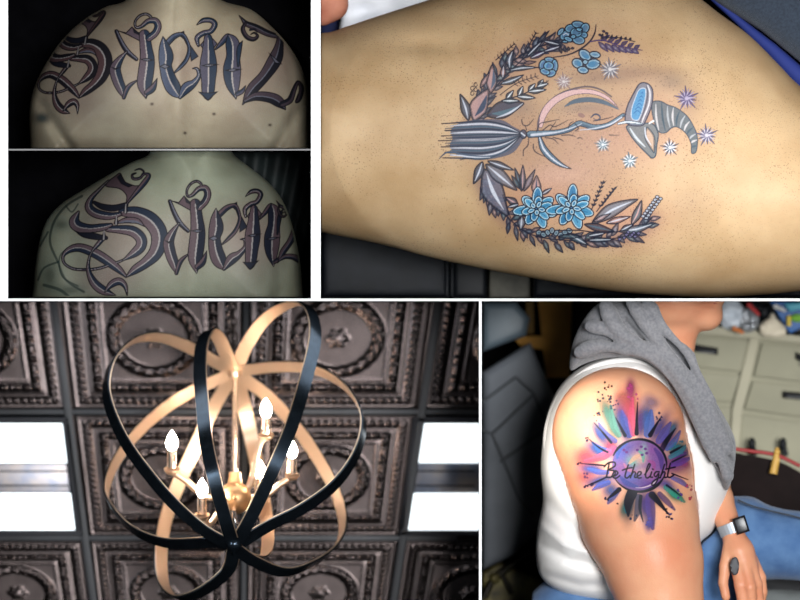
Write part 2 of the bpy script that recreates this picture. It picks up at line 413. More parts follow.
# ================================================================== TWO TATTOOED BACKS
DARK = (26, 27, 38); MAUVE = (84, 68, 74); STEEL = (92, 92, 104); LITE = (146, 140, 140); NAVY = (28, 32, 46); OUT = (18, 17, 24)
def S_letter(k, A=MAUVE, B=NAVY):
    kw = dict(mid=LITE, out=OUT, ol=.9)
    k.stroke([(325, 498), (290, 465), (240, 428), (190, 398), (130, 376), (85, 384), (57, 410), (62, 443), (100, 466), (160, 470), (210, 464), (260, 448), (310, 430), (350, 405)], [12, 30, 38, 38, 34, 26, 14, 12, 12, 12, 12, 12, 10, 6], B, A, **kw)
    k.stroke([(232, 330), (205, 362), (180, 392), (166, 430), (166, 478), (190, 528), (230, 560), (282, 580)], [18, 18, 10, 12, 20, 34, 34, 3], B, A, **kw)
    k.stroke([(235, 566), (262, 534), (296, 520), (322, 540), (331, 584)], [6, 26, 30, 20, 3], A, B, **kw)
    k.stroke([(312, 222), (370, 228), (425, 255), (462, 300), (468, 350), (450, 400), (410, 440), (365, 470), (326, 502)], [34, 52, 64, 66, 62, 54, 42, 34, 6], B, A, **kw)
    k.stroke([(290, 268), (330, 258), (375, 262), (405, 285)], [10, 24, 22, 4], A, STEEL, out=OUT)
    k.stroke([(248, 296), (305, 298), (355, 306), (388, 334), (390, 368), (362, 398), (312, 430)], [24, 34, 42, 44, 42, 34, 6], B, A, **kw)
    k.stroke([(100, 285), (140, 316), (195, 328), (240, 334)], [14, 24, 26, 16], DARK, out=OUT)
    k.stroke([(122, 222), (104, 262), (122, 286), (170, 294), (225, 288), (262, 278)], [10, 40, 44, 34, 30, 16], B, A, **kw)
    k.stroke([(250, 88), (212, 126), (174, 168), (168, 205), (200, 230), (255, 240), (300, 232)], [8, 14, 22, 34, 36, 30, 18], B, A, **kw)
    k.stroke([(190, 182), (225, 200), (275, 206), (325, 192)], [14, 24, 26, 20], DARK, out=OUT)
    k.poly([(250, 90), (278, 68), (302, 55), (322, 92), (360, 108), (392, 112), (352, 160), (326, 190), (326, 152), (296, 124), (240, 114)], MAUVE, OUT)
    k.poly([(286, 74), (302, 57), (324, 94), (358, 108), (336, 118), (304, 102)], DARK, OUT, smooth=False)
    k.stroke([(326, 192), (352, 160), (384, 122), (408, 92), (424, 66), (404, 60), (384, 78), (358, 80), (352, 64), (368, 56)], [8, 14, 20, 22, 16, 10, 12, 12, 9, 6], A, B, out=OUT)
    k.stroke([(364, 44), (385, 38), (402, 50), (392, 62)], [4, 7, 7, 3], DARK)
    for x, y in ((325, 212), (232, 326), (285, 262)):
        k.poly([(x - 12, y + 10), (x, y - 28), (x + 10, y + 8), (x, y + 22)], NAVY, OUT, smooth=False); k.stroke([(x, y - 22), (x - 2, y + 14)], [3, 5], LITE)
def a_letter(k, A=MAUVE, B=NAVY):
    kw = dict(mid=LITE, out=OUT, ol=.8)
    k.stroke([(82, 156), (104, 205), (136, 256), (182, 296)], [16, 20, 22, 16], STEEL, DARK, out=OUT)
    k.poly([(73, 148), (130, 162), (160, 132), (188, 160), (238, 172), (262, 158), (240, 205), (196, 205), (140, 176)], A, OUT, smooth=False)
    k.poly([(160, 134), (190, 160), (240, 172), (200, 178), (170, 165)], DARK, OUT, smooth=False)
    k.stroke([(136, 256), (98, 300), (76, 345), (88, 400), (108, 448), (119, 489)], [6, 30, 46, 46, 38, 5], B, A, **kw)
    k.stroke([(119, 488), (142, 434), (192, 398)], [16, 20, 4], A, B, out=OUT)
    k.poly([(50, 332), (76, 340), (108, 334), (76, 350)], STEEL, OUT, smooth=False)
    k.stroke([(222, 175), (230, 240), (236, 300), (230, 360), (222, 425), (230, 492)], [46, 52, 62, 66, 58, 5], B, A, **kw)
    k.poly([(196, 296), (236, 290), (270, 300), (236, 308)], STEEL, OUT, smooth=False)
    k.stroke([(236, 462), (264, 440), (286, 392)], [26, 28, 3], A, B, out=OUT)
    k.stroke([(245, 190), (276, 165), (290, 132), (276, 104), (240, 106), (206, 132), (180, 136), (176, 108), (198, 80), (230, 70), (254, 84), (250, 94)], [30, 30, 30, 28, 22, 16, 12, 11, 12, 12, 12, 5], B, A, mid=LITE, out=OUT, mw=.08)
def e_letter(k, A=MAUVE, B=NAVY):
    kw = dict(mid=LITE, out=OUT, ol=.8)
    k.poly([(385, 170), (420, 154), (430, 196), (460, 235), (493, 282), (455, 308), (446, 250), (418, 196)], B, OUT, smooth=False)
    k.stroke([(340, 212), (372, 182), (412, 172), (436, 205), (446, 250), (432, 298), (402, 335), (374, 362)], [26, 24, 16, 14, 16, 18, 16, 8], A, B, out=OUT)
    k.stroke([(315, 184), (322, 232), (330, 280), (328, 330), (344, 392), (370, 444), (402, 490)], [5, 42, 62, 52, 60, 60, 5], B, A, **kw)
    k.poly([(296, 332), (325, 318), (352, 334), (325, 346)], STEEL, OUT, smooth=False)
    k.stroke([(400, 488), (432, 440), (468, 416), (494, 380), (486, 345), (464, 342)], [14, 44, 30, 18, 14, 5], A, B, **kw)
def n_letter(k, A=MAUVE, B=NAVY):
    kw = dict(mid=LITE, out=OUT, ol=.8)
    k.stroke([(42, 228), (36, 190), (66, 166), (104, 156), (124, 122), (104, 102), (66, 102), (34, 124)], [12, 22, 22, 22, 24, 22, 20, 4], A, B, mid=LITE, out=OUT, mw=.08)
    k.poly([(50, 225), (95, 170), (138, 218), (118, 245), (66, 248)], A, OUT, smooth=False)
    k.stroke([(90, 190), (92, 260), (92, 330), (92, 400), (90, 462), (90, 500)], [34, 54, 72, 60, 50, 6], B, A, **kw)
    k.poly([(40, 458), (70, 462), (110, 462), (142, 456), (90, 504)], B, OUT, smooth=False)
    k.poly([(54, 328), (92, 318), (148, 322), (92, 336)], STEEL, OUT, smooth=False)
    k.stroke([(128, 246), (160, 212), (190, 180), (212, 205)], [8, 22, 22, 14], A, B, out=OUT)
    k.stroke([(192, 172), (212, 215), (215, 280), (210, 350), (214, 420), (230, 494)], [5, 56, 56, 74, 58, 5], A, B, **kw)
    k.poly([(168, 352), (210, 342), (262, 346), (210, 360)], STEEL, OUT, smooth=False)
    k.stroke([(262, 205), (246, 245), (240, 330)], [4, 22, 10], B, out=OUT)
    k.stroke([(236, 470), (262, 455), (278, 428)], [20, 18, 3], B, A, out=OUT)
def z_letter(k, A=MAUVE, B=NAVY):
    kw = dict(mid=STEEL, out=OUT, ol=.8)
    k.stroke([(246, 78), (262, 96), (282, 118), (330, 138), (392, 168), (456, 186)], [4, 12, 22, 28, 26, 16], B, A, **kw)
    k.stroke([(280, 112), (264, 145), (284, 184), (318, 196), (338, 180), (322, 164), (304, 172)], [10, 18, 20, 18, 12, 8, 4], A, B, out=OUT)
    k.stroke([(300, 150), (322, 146), (336, 160)], [8, 10, 4], DARK)
    k.stroke([(452, 182), (444, 240), (424, 300), (372, 380), (308, 450), (264, 522)], [24, 40, 58, 48, 46, 6], B, A, **kw)
    k.poly([(392, 262), (420, 284), (462, 322), (424, 316)], STEEL, OUT, smooth=False)
    k.stroke([(274, 506), (330, 482), (400, 488), (445, 510), (478, 548)], [16, 36, 44, 44, 4], A, B, **kw)
    k.stroke([(462, 520), (500, 500), (520, 450), (540, 410), (558, 440), (548, 490), (532, 508), (540, 470)], [26, 26, 20, 14, 20, 20, 12, 3], B, A, out=OUT)

def back_body(name, outl, x0, x1, y0, y1, yc, t, r, relief, m):
    h = 2.0; X, Z, Y = grid(x0, x1, y0, y1, yc - t - 14, yc + t + 12, h)
    d2 = poly_sd(X[:, :, 0], Z[:, :, 0], cr(outl, 5, True)); rel = relief(X[:, :, 0], Z[:, :, 0])
    F = slab(d2[..., None], Y - yc - rel[..., None] * np.clip((yc - Y) / t + .3, 0, 1), t, r)
    return body(name, F, (x0, y0, yc - t - 14), h, m)
G = lambda d, w: np.exp(-(d / w) ** 2)
M['skin_back'] = skin('skin_olive_back', L(122, 115, 98), L(106, 97, 82), bl_scale=9)
M['skin_back_pale'] = skin('skin_pale_back', L(104, 107, 93), L(90, 92, 78), bl_scale=9)
M['ink'] = ink_mat('tattoo_ink')
out1 = [(24, 170), (30, 149), (29, 120), (31, 98), (37, 80), (48, 60), (62, 40), (82, 21), (105, 7), (130, -4), (160, -60), (200, -60), (214, -6), (250, 9), (271, 26), (289, 46), (301, 66), (308, 88), (312, 115), (316, 150), (318, 185)]
def rel1(X, Z):
    r = 4 * G(X - 178 - (Z - 75) * .02, 9) + 3 * G(X - 178, 30)
    r += 12 * G(line_d(X, Z, [(40, 104), (52, 122), (70, 150), (80, 175)]), 6) + 9 * G(line_d(X, Z, [(300, 108), (290, 125), (276, 150), (272, 175)]), 6)
    r -= 5 * np.exp(-((X - 115) / 38) ** 2 - ((Z - 80) / 40) ** 2) + 5 * np.exp(-((X - 240) / 38) ** 2 - ((Z - 80) / 40) ** 2)
    return r
b1 = back_body('person', out1, 8.5, 310.5, -42, 148.5, 92, 84, 84, rel1, M['skin_back'])
tag(b1, 'person seen from behind with broad bare back and dark gothic lettering, upper left picture', 'person')
k1 = Ink(30, 0, 311, 149)
def soft_halo(k, pts, a, col):
    for x, y, rx, ry in pts: k.soft(x, y, rx, ry, col, a)
k1.cur = 0
soft_halo(k1, [(75, 50, 34, 40), (75, 95, 30, 22), (135, 60, 24, 42), (182, 65, 24, 36), (222, 68, 28, 34), (262, 80, 26, 34), (285, 50, 18, 40)], .28, (108, 88, 86))
k1.soft(42, 118, 7, 5, (40, 48, 48), .8)
for x, y in ((152, 104), (214, 114), (270, 125), (185, 133)): k1.soft(x, y, 1.6, 1.3, (60, 50, 44), .8)
zS = lambda p: np.asarray(p, float) / 4.286 + (50, 160)
SRC = [(167, 245), (125, 276), (143, 170), (61, 260), (117, 295), (128, 290), (127, 205), (74, 222)]
DST = [(111, 68), (77, 97), (103, 9), (40, 82), (70, 113), (79, 112), (83, 37), (48, 56)]
k1.part('letter', 'ornate capital letter S with looped tail'); k1.ws = k1.affine(SRC, DST, zS) / 4.286 * 1.05; k1.fat = 1.25; S_letter(k1, A=(80, 58, 60), B=(26, 24, 30)); k1.fat = 1.22
B1 = (32, 44, 62)
k1.part('letter', 'blue tinged gothic letter a'); k1.view(100, 0, 5); a_letter(k1, A=(84, 72, 82), B=B1)
k1.part('letter', 'blue tinged gothic letter e'); e_letter(k1, A=(66, 74, 94), B=B1)
k1.part('letter', 'gothic letter n with curled top'); k1.view(190, 0, 5); n_letter(k1, A=(68, 66, 82), B=B1)
k1.part('letter', 'dark gothic letter z with hooked foot'); z_letter(k1, A=(64, 54, 62), B=(26, 26, 34))
lay_ink(k1, depth_map(b1, 26, 0, 311, 149), M['ink'], b1, 'soft reddened halo under the lettering', gain=.5)

out2 = [(24, 340), (32, 297), (36, 258), (44, 226), (60, 205), (88, 187), (112, 173), (132, 162), (150, 153), (156, 130), (226, 130), (232, 152), (248, 166), (268, 182), (281, 198), (290, 218), (297, 244), (301, 268), (303, 297), (306, 340)]
def rel2(X, Z):
    r = 4 * G(X - 196 + (Z - 200) * .05, 10) + 3 * G(X - 196, 32)
    r += 6 * G(line_d(X, Z, [(85, 200), (70, 240), (80, 300)]), 14) + 8 * G(line_d(X, Z, [(284, 250), (280, 300)]), 8)
    r -= 7 * np.exp(-((X - 120) / 40) ** 2 - ((Z - 240) / 45) ** 2) + 6 * np.exp(-((X - 245) / 28) ** 2 - ((Z - 245) / 40) ** 2)
    return r
b2 = back_body('person', out2, 8.5, 310.5, 151, 298.2, 92, 84, 84, rel2, M['skin_back_pale'])
tag(b2, 'lower person seen from behind, neck visible, gothic lettering running off the right shoulder', 'person')
k2 = Ink(30, 151, 311, 298)
k2.cur = 0
soft_halo(k2, [(110, 210, 34, 30), (125, 250, 40, 34), (105, 280, 30, 16), (185, 235, 24, 36), (235, 240, 24, 36), (262, 240, 26, 34)], .3, (118, 96, 94))
k2.cur = 0
k2.part('sleeve_tattoo', 'faint grey green sleeve tattoo outlines')
for pts, w in (([(82, 196), (66, 206), (54, 222), (50, 242), (58, 262)], 2.4), ([(58, 262), (44, 268), (38, 280)], 2), ([(58, 262), (66, 280), (84, 292)], 2.2), ([(48, 232), (40, 246)], 2), ([(72, 246), (60, 256), (62, 276), (78, 286)], 1.5), ([(66, 206), (72, 212), (78, 204)], 1.5), ([(44, 285), (60, 290), (70, 298)], 3)):
    k2.stroke(pts, w, (52, 66, 62), alpha=.55)
for x, y, a, b in ((50, 275, 8, 14), (62, 225, 10, 6), (70, 290, 16, 6)): k2.soft(x, y, a, b, (60, 74, 68), .4)
k2.part('letter', 'large ornate capital letter S with looped tail'); k2.view(50, 160, 4.286); k2.fat = 1.12; S_letter(k2, A=(92, 76, 82), B=(34, 42, 58)); k2.fat = 1.22
za = lambda p: np.asarray(p, float) / 5 + (100, 0)
zn = lambda p: np.asarray(p, float) / 5 + (190, 0)
k2.part('letter', 'gothic letter a with curled top'); k2.ws = k2.affine([(115, 30), (146, 13), (145.6, 98), (123, 97.6), (157, 78)], [(167, 200), (198, 180), (194, 272), (178, 273.6), (207, 251)], za) / 5; a_letter(k2)
k2.part('letter', 'gothic letter e beside the n'); k2.ws = k2.affine([(183, 31), (163, 37), (180, 97.6), (198.4, 56)], [(236, 201.6), (216, 209), (224, 269), (247.6, 227)], za) / 5; e_letter(k2)
k2.part('letter', 'gothic letter n with curled top'); k2.ws = k2.affine([(209, 34.4), (228, 34.4), (208, 100), (236, 99), (207, 19.4)], [(256.4, 207), (270.4, 204.4), (249.6, 269.4), (274, 266), (254, 188.4)], zn) / 5; n_letter(k2)
k2.part('letter', 'letter z mostly turned out of sight on the shoulder'); k2.ws = k2.affine([(243, 104), (281, 37), (240, 16), (284, 109)], [(277.5, 269.4), (299, 222), (277, 194), (301, 256)], zn) / 5.6; z_letter(k2)
lay_ink(k2, depth_map(b2, 26, 151, 311, 298), M['ink'], b2, 'soft reddened halo under the lettering', gain=.46)

# dark hanging cloth behind the lower figure
M['teal_cloth'] = mat('dark_teal_cloth', L(16, 26, 27), .7, var=.3)
xs = np.linspace(225, 309, 60); ys = np.linspace(152, 298, 20); V = []
for y in ys:
    for x in xs: V.append((x + (225 - y) * .18 * ((x - 225) / 84), y, 186 + 4 * math.sin(x * .33 + y * .02)))
V = np.array(V); V[:, 0] = np.clip(V[:, 0], 212, 309.5); i, j = np.meshgrid(np.arange(19), np.arange(59), indexing='ij'); q = (i * 60 + j).ravel()
cl = mesh_np('curtain', PA(V), np.stack([q, q + 1, q + 61, q + 60], 1), M['teal_cloth'])
sm = cl.modifiers.new('thickness', 'SOLIDIFY'); sm.thickness = .003
tag(cl, 'very dark teal curtain hanging in folds behind the right shoulder of the lower back', 'curtain')

# ================================================================== THIGH WITH BOTANICAL TATTOO
M['skin_thigh'] = skin('skin_tan_thigh', L(190, 161, 124), L(168, 137, 99), pores=.75, bl_scale=5)
outT = [(250, 30), (321, 33), (345, 27), (372, 18), (400, 9), (432, -1), (480, -14), (560, -30), (640, -32), (690, -8), (720, 14), (750, 36), (780, 66), (800, 86), (850, 124), (960, 190), (960, 262), (860, 284), (800, 291), (760, 295), (700, 297), (620, 292), (560, 283), (480, 268), (430, 257), (380, 244), (321, 232), (250, 216)]
x0, x1, y0, y1, yc, t, r = 320.9, 953, -43, 298.4, 112, 104, 104
X, Z, Y = grid(x0, x1, y0, y1, 2, 226, 2.6)
d2 = poly_sd(X[:, :, 0], Z[:, :, 0], cr(outT, 4, True))
rel = 5 * np.exp(-((X[:, :, 0] - 425) / 30) ** 2 - ((Z[:, :, 0] - 45) / 10) ** 2) - 6 * np.exp(-((X[:, :, 0] - 700) / 90) ** 2 - ((Z[:, :, 0] - 210) / 60) ** 2)
F = slab(d2[..., None], Y - yc - rel[..., None] * (Y < yc), t, r)
th = body('person', F, (x0, y0, 2), 2.6, M['skin_thigh'])
tag(th, 'bare tanned thigh of a person lying across black padding, botanical moon and hat tattoo', 'person')
k = Ink(425, 8, 725, 256)
OL = (30, 32, 48); GB = (84, 94, 112); TG = (84, 106, 118); BL = (74, 138, 178); BL2 = (120, 170, 196); LT = (200, 202, 212); PK = (196, 156, 152); PU = (74, 56, 100); SLT = (60, 70, 92)
k.cur = 0; k.fa = .72
for x, y, a, b, c, al in ((500, 135, 42, 32, (176, 130, 112), .35), (520, 70, 45, 30, (180, 132, 112), .3), (590, 50, 50, 30, (180, 136, 116), .3), (650, 120, 40, 40, (196, 150, 132), .35), (590, 140, 60, 40, (200, 158, 140), .45),
                          (540, 200, 40, 28, (206, 150, 130), .4), (620, 220, 45, 26, (206, 152, 134), .4), (560, 175, 40, 14, (212, 172, 152), .4), (640, 72, 44, 7, (138, 108, 94), .3), (672, 82, 16, 9, (122, 108, 104), .32), (690, 100, 12, 14, (140, 112, 98), .3), (600, 78, 34, 8, (130, 104, 96), .3), (585, 108, 30, 6, (130, 116, 112), .3),
                          (520, 106, 14, 10, (130, 116, 112), .3), (690, 205, 22, 26, (160, 130, 104), .2)): k.soft(x, y, a, b, c, al)
for _ in range(420):
    x, y = random.gauss(585, 60), random.gauss(135, 48); k.soft(x, y, .5, .5, (96, 70, 64), .6)
for _ in range(500):
    x, y = random.uniform(430, 720), random.uniform(20, 250); k.soft(x, y, .5, .5, (104, 80, 66), .45)
# -- wreath underlayer
k.part('wreath_foliage', 'dense dark foliage filling the wreath between the flowers')
rw = random.Random(11); k.view(0, 0, 1)
for path in ([(474, 128), (482, 104), (494, 82), (512, 62), (536, 48), (562, 42)], [(482, 178), (490, 198), (506, 216), (530, 234), (562, 240), (600, 240), (632, 234), (652, 218)]):
    pc = cr(path, 5)
    for x, y in pc: k.soft(x, y, 9, 8, (140, 112, 108), .2)
    for i in range(1, len(pc) - 1):
        tx, ty = pc[i + 1] - pc[i - 1]; l_ = math.hypot(tx, ty); tx /= l_; ty /= l_
        for sg in (-1, 1):
            a_ = math.radians(rw.uniform(24, 60)) * sg; dx, dy = tx * math.cos(a_) - ty * math.sin(a_), tx * math.sin(a_) + ty * math.cos(a_); ll = rw.uniform(10, 17); ox, oy = rw.uniform(-3, 3), rw.uniform(-3, 3)
            k.leaf((pc[i][0] + ox, pc[i][1] + oy), (pc[i][0] + ox + dx * ll, pc[i][1] + oy + dy * ll), rw.uniform(4, 6), rw.choice([(120, 130, 146), (96, 106, 124), (120, 140, 148), (180, 152, 150), (150, 146, 156)]), (44, 46, 62), None)
    k.stroke(path, 1.1, OL)
# -- leaves behind the broom
k.part('leaf_cluster', 'large pointed leaves above the broom'); k.view(430, 80, 6)
k.leaf((232, 245), (180, 82), 56, GB, OL, LT, bend=6); k.leaf((340, 215), (566, 138), 92, SLT, OL, None, bend=-4, fill2=TG); k.stroke([(400, 225), (480, 195), (555, 142)], [3, 12, 3], LT)
k.leaf((262, 245), (352, 52), 96, PK, OL, None, fill2=SLT, bend=-10); k.view(470, 10, 6)
k.leaf((125, 500), (134, 325), 62, PK, OL, None, fill2=GB); k.leaf((60, 470), (120, 370), 30, PK, OL)
k.part('leaf_spray', 'long spray of slim leaves and twigs rising to the upper left'); k.view(470, 10, 6)
k.stroke([(150, 470), (210, 400), (290, 320), (360, 260), (430, 215), (545, 175), (600, 170)], [8, 8, 7, 7, 6, 5, 5], OL)
k.sprig((155, 300), (268, 202), 6, 22, 0, OL, OL, 62, 5); k.sprig((312, 290), (396, 136), 7, 26, 0, OL, OL, 58, 6)
k.leaf((236, 355), (262, 236), 44, GB, OL, LT, bend=-12); k.leaf((196, 410), (202, 330), 34, PK, OL, LT); k.leaf((230, 362), (405, 345), 30, TG, OL, LT, bend=-6)
k.leaf((180, 445), (325, 388), 36, TG, OL, LT, bend=6); k.leaf((320, 320), (400, 310), 22, PK, OL); k.leaf((340, 280), (440, 180), 30, SLT, OL, LT); k.leaf((400, 200), (478, 122), 22, GB, OL); k.leaf((440, 185), (545, 210), 30, SLT, OL, LT)
k.leaf((360, 290), (470, 240), 34, PU, OL, LT); k.leaf((440, 250), (556, 214), 30, PU, OL, LT); k.leaf((420, 200), (515, 135), 14, GB, OL); k.leaf((500, 190), (590, 185), 14, SLT, OL)
k.stroke([(180, 510), (240, 465), (300, 430), (410, 395)], [4, 4, 4, 2], OL)
for i in range(6): k.stroke([(270 + i * 24, 445 - i * 9), (262 + i * 26, 424 - i * 9)], 4, OL); k.stroke([(270 + i * 24, 445 - i * 9), (288 + i * 24, 456 - i * 9)], 4, OL)
k.stroke([(190, 545), (330, 500), (470, 425)], [7, 6, 4], OL)
for b, t_ in (((215, 540), (262, 480)), ((290, 520), (318, 455)), ((350, 490), (392, 440)), ((410, 465), (440, 415)), ((190, 545), (300, 545)), ((280, 518), (395, 528)), ((345, 490), (460, 478)), ((400, 460), (472, 440))): k.leaf(b, t_, 34, TG, OL, (236, 236, 240))
for cx, cy in ((14, 470), (34, 448), (14, 500), (34, 478)): k.stroke([(cx + 10 * math.cos(a), cy + 12 * math.sin(a)) for a in np.linspace(0, 5.5, 8)], 4, OL)
k.part('thorn_branch', 'dark curved branch with purple leafy sprigs at upper right'); k.view(560, 10, 6)
k.stroke([(216, 88), (208, 140), (176, 192), (120, 236), (50, 268), (-40, 284)], [4, 8, 9, 9, 8, 5], OL)
k.stroke([(180, 190), (260, 182), (360, 215), (494, 242)], [6, 8, 6, 4], PU)
for i in range(6):
    x, y = 230 + i * 40, 190 + i * 9; k.leaf((x, y), (x + 60 - i * 3, y + 62 - i * 7), 26, (150, 140, 176), (62, 48, 88), None); k.leaf((x + 14, y - 4), (x + 70 - i * 4, y - 40 + i * 3), 22, (110, 96, 132), (62, 48, 88))
k.stroke([(245, 170), (340, 165), (450, 190)], 5, OL)
for i in range(7): k.leaf((250 + i * 28, 170 + i * 2), (258 + i * 28, 140 + i * 4), 14, PU, OL)
for x, y in ((240, 150), (262, 128), (280, 140)): k.blob(x, y, 9, 7, 20, PU, OL)
for i in range(4): k.leaf((10 + i * 22, 262 - i * 8), (-4 + i * 26, 214 + i * 2), 20, SLT, OL)
k.part('rose_bud', 'small blue rose at the top of the wreath'); k.view(560, 10, 6); k.blob(85, 140, 75, 55, -10, (40, 52, 74))
for x, y, a, b, an in ((30, 150, 34, 24, -40), (60, 110, 30, 24, -20), (110, 88, 38, 22, 10), (150, 108, 26, 30, 30), (142, 150, 24, 20, 0), (50, 175, 26, 16, 20), (112, 180, 36, 26, 10), (98, 135, 34, 28, 0), (116, 116, 20, 14, 0), (80, 160, 18, 14, 0), (4, 130, 26, 16, -50), (30, 190, 20, 10, 10)):
    k.blob(x, y, a, b, an, (84, 124, 156), OL, 1, BL2, 1)
k.stroke([(84, 122), (100, 108), (130, 112), (136, 130), (112, 142)], 5, OL); k.stroke([(20, 150), (36, 140), (50, 150)], 4, LT)
k.part('blue_flower', 'open blue flower just below the dark branch'); k.view(560, 10, 6); k.blob(158, 315, 55, 45, 0, (40, 52, 74))
for x, y, a, b, an in ((150, 270, 40, 28, 40), (210, 268, 32, 20, 10), (106, 320, 34, 28, 30), (198, 325, 42, 30, -10), (138, 360, 32, 22, 10), (152, 312, 18, 16, 0)):
    k.blob(x, y, a, b, an, BL, OL, 1, (150, 186, 206), 1.3)
k.stroke([(232, 320), (262, 338)], 6, OL)
k.part('blue_bud', 'round blue bud left of the moon'); k.view(470, 10, 6)
for x, y, a, b, an in ((440, 330, 26, 34, 20), (480, 300, 34, 18, 10), (508, 335, 20, 38, 0), (486, 380, 30, 22, -20), (450, 370, 30, 20, 20), (472, 335, 30, 26, 0)):
    k.blob(x, y, a, b, an, (66, 124, 172), OL, 1, BL2, 1.2)
k.stroke([(395, 345), (420, 345)], 7, OL)
# -- moon, broom
k.part('crescent_moon', 'pale pink crescent moon'); k.view(520, 80, 6)
k.stroke([(108, 300), (112, 240), (150, 160), (220, 95), (300, 58), (400, 40), (480, 56), (548, 100)], [10, 12, 10, 10, 10, 10, 10, 10], (92, 84, 98), alpha=.7)
k.stroke([(124, 275), (144, 200), (200, 130), (290, 82), (380, 68), (460, 78), (530, 112), (588, 165)], [24, 40, 42, 36, 30, 26, 20, 3], (216, 176, 172), out=(110, 96, 108), ol=.5)
k.stroke([(270, 158), (330, 128), (420, 118), (510, 136), (590, 175)], [6, 26, 30, 24, 6], (84, 104, 120), alpha=.85)
k.stroke([(118, 345), (140, 410), (190, 468), (250, 510), (310, 534)], [22, 44, 44, 28, 4], (88, 108, 124), mid=LT, out=OL, mw=.25)
k.part('broom_handle', 'twisted grey blue broom handle with white highlight'); k.view(520, 80, 6)
k.stroke([(60, 326), (130, 322), (210, 316), (290, 298), (350, 262), (390, 268), (450, 284), (530, 268), (620, 210)], [44, 40, 34, 34, 36, 34, 36, 30, 24], (104, 124, 138), (78, 96, 114), out=OL, ol=.7)
k.stroke([(70, 330), (150, 322), (230, 312), (300, 292), (370, 262)], [14, 14, 8, 7, 4], LT); k.stroke([(360, 300), (450, 290), (540, 266), (610, 224)], [4, 7, 9, 8], LT)
k.stroke([(330, 262), (350, 290), (330, 306)], [5, 6, 4], OL)
for pts in ([(100, 310), (120, 262), (170, 250), (236, 236)], [(140, 300), (180, 270), (210, 280), (290, 240)], [(20, 455), (22, 420), (48, 390), (52, 340)], [(80, 385), (84, 420), (110, 442), (155, 462)], [(10, 238), (18, 268), (48, 272), (82, 234)], [(150, 345), (200, 355), (230, 384)],
            [(200, 345), (240, 355), (262, 368)], [(250, 332), (300, 330), (334, 340)], [(345, 350), (362, 346), (376, 356)], [(536, 330), (592, 332)], [(290, 290), (300, 262), (320, 250)], [(40, 300), (30, 270)], [(180, 300), (215, 250)], [(440, 246), (500, 236), (560, 220)]):
    k.stroke(pts, [5] * (len(pts) - 1) + [2.5], OL)
k.stroke([(425, 226), (448, 206), (474, 212), (480, 232), (456, 240), (440, 228)], [5, 9, 9, 7, 5, 3], SLT); k.blob(368, 212, 22, 13, 20, (150, 110, 112), alpha=.6)
k.part('broom_head', 'bundled grey blue broom bristles pointing left'); k.view(430, 80, 6)
k.poly([(120, 386), (135, 350), (125, 302), (170, 262), (240, 244), (330, 236), (430, 240), (500, 280), (562, 322), (540, 385), (490, 440), (390, 470), (280, 480), (200, 462), (150, 440), (130, 420)], (84, 92, 112), None)
nb = 15
for i in range(nb):
    f = i / (nb - 1); y0_ = 262 + f * 205; ym = 248 + f * 222; x_ = 95 + 30 * abs(math.sin(i * 2.1)) - 30 * (1 if i in (2, 8, 14) else 0)
    c = [(46, 56, 76), (196, 196, 206), (70, 90, 106)][i % 3]
    k.stroke([(x_, y0_), (200, y0_ * .4 + ym * .6), (330, ym), (450, ym * .7 + 325 * .3), (556, 325)], [3, 9, 11, 9, 3], c)
for f in (0, .2, .36, .5, .68, .84, 1):
    y0_ = 262 + f * 205; ym = 246 + f * 226; k.stroke([(70 + 20 * math.sin(f * 9), y0_), (200, y0_ * .5 + ym * .5), (330, ym), (450, ym * .7 + 325 * .3), (556, 325)], [5, 4, 4, 4, 6], OL)
k.stroke([(56, 472), (110, 432), (220, 450), (340, 458), (450, 432), (530, 380)], [3, 9, 10, 9, 7, 5], (70, 84, 104)); k.stroke([(120, 445), (240, 462), (360, 464)], [3, 7, 3], LT)
k.blob(560, 325, 20, 26, 0, SLT, OL); k.stroke([(548, 318), (568, 334)], 8, LT)
# -- leaves below
k.part('leaf_cluster', 'large grey drooping leaves below the broom'); k.view(470, 150, 6)
k.leaf((76, 68), (20, 206), 54, GB, OL, LT, bend=-4); k.leaf((86, 112), (228, 398), 118, (112, 112, 128), OL, LT, bend=14); k.leaf((92, 84), (284, 244), 72, (120, 122, 134), OL, LT); k.leaf((104, 66), (266, 122), 40, GB, OL, LT)
k.stroke([(195, 270), (230, 370), (255, 432)], [4, 5, 4], OL); k.stroke([(-60, 60), (-20, 50), (20, 50)], [3, 6, 4], OL)
k.part('leaf_tuft', 'upright tuft of small leaves left of the blue blooms'); k.view(470, 150, 6)
k.leaf((312, 250), (268, 104), 34, SLT, OL, TG); k.leaf((300, 235), (248, 150), 30, TG, OL); k.leaf((314, 245), (318, 88), 36, GB, OL, PK); k.leaf((322, 250), (392, 114), 34, (136, 128, 142), OL, None)
k.leaf((396, 276), (400, 150), 54, PK, OL, SLT); k.leaf((428, 268), (492, 228), 26, GB, OL, LT); k.leaf((290, 330), (212, 282), 44, GB, OL, PK); k.leaf((292, 326), (224, 344), 30, TG, OL, LT)
k.leaf((312, 398), (304, 482), 46, (126, 132, 146), OL, LT); k.leaf((304, 392), (248, 420), 34, TG, OL, None)
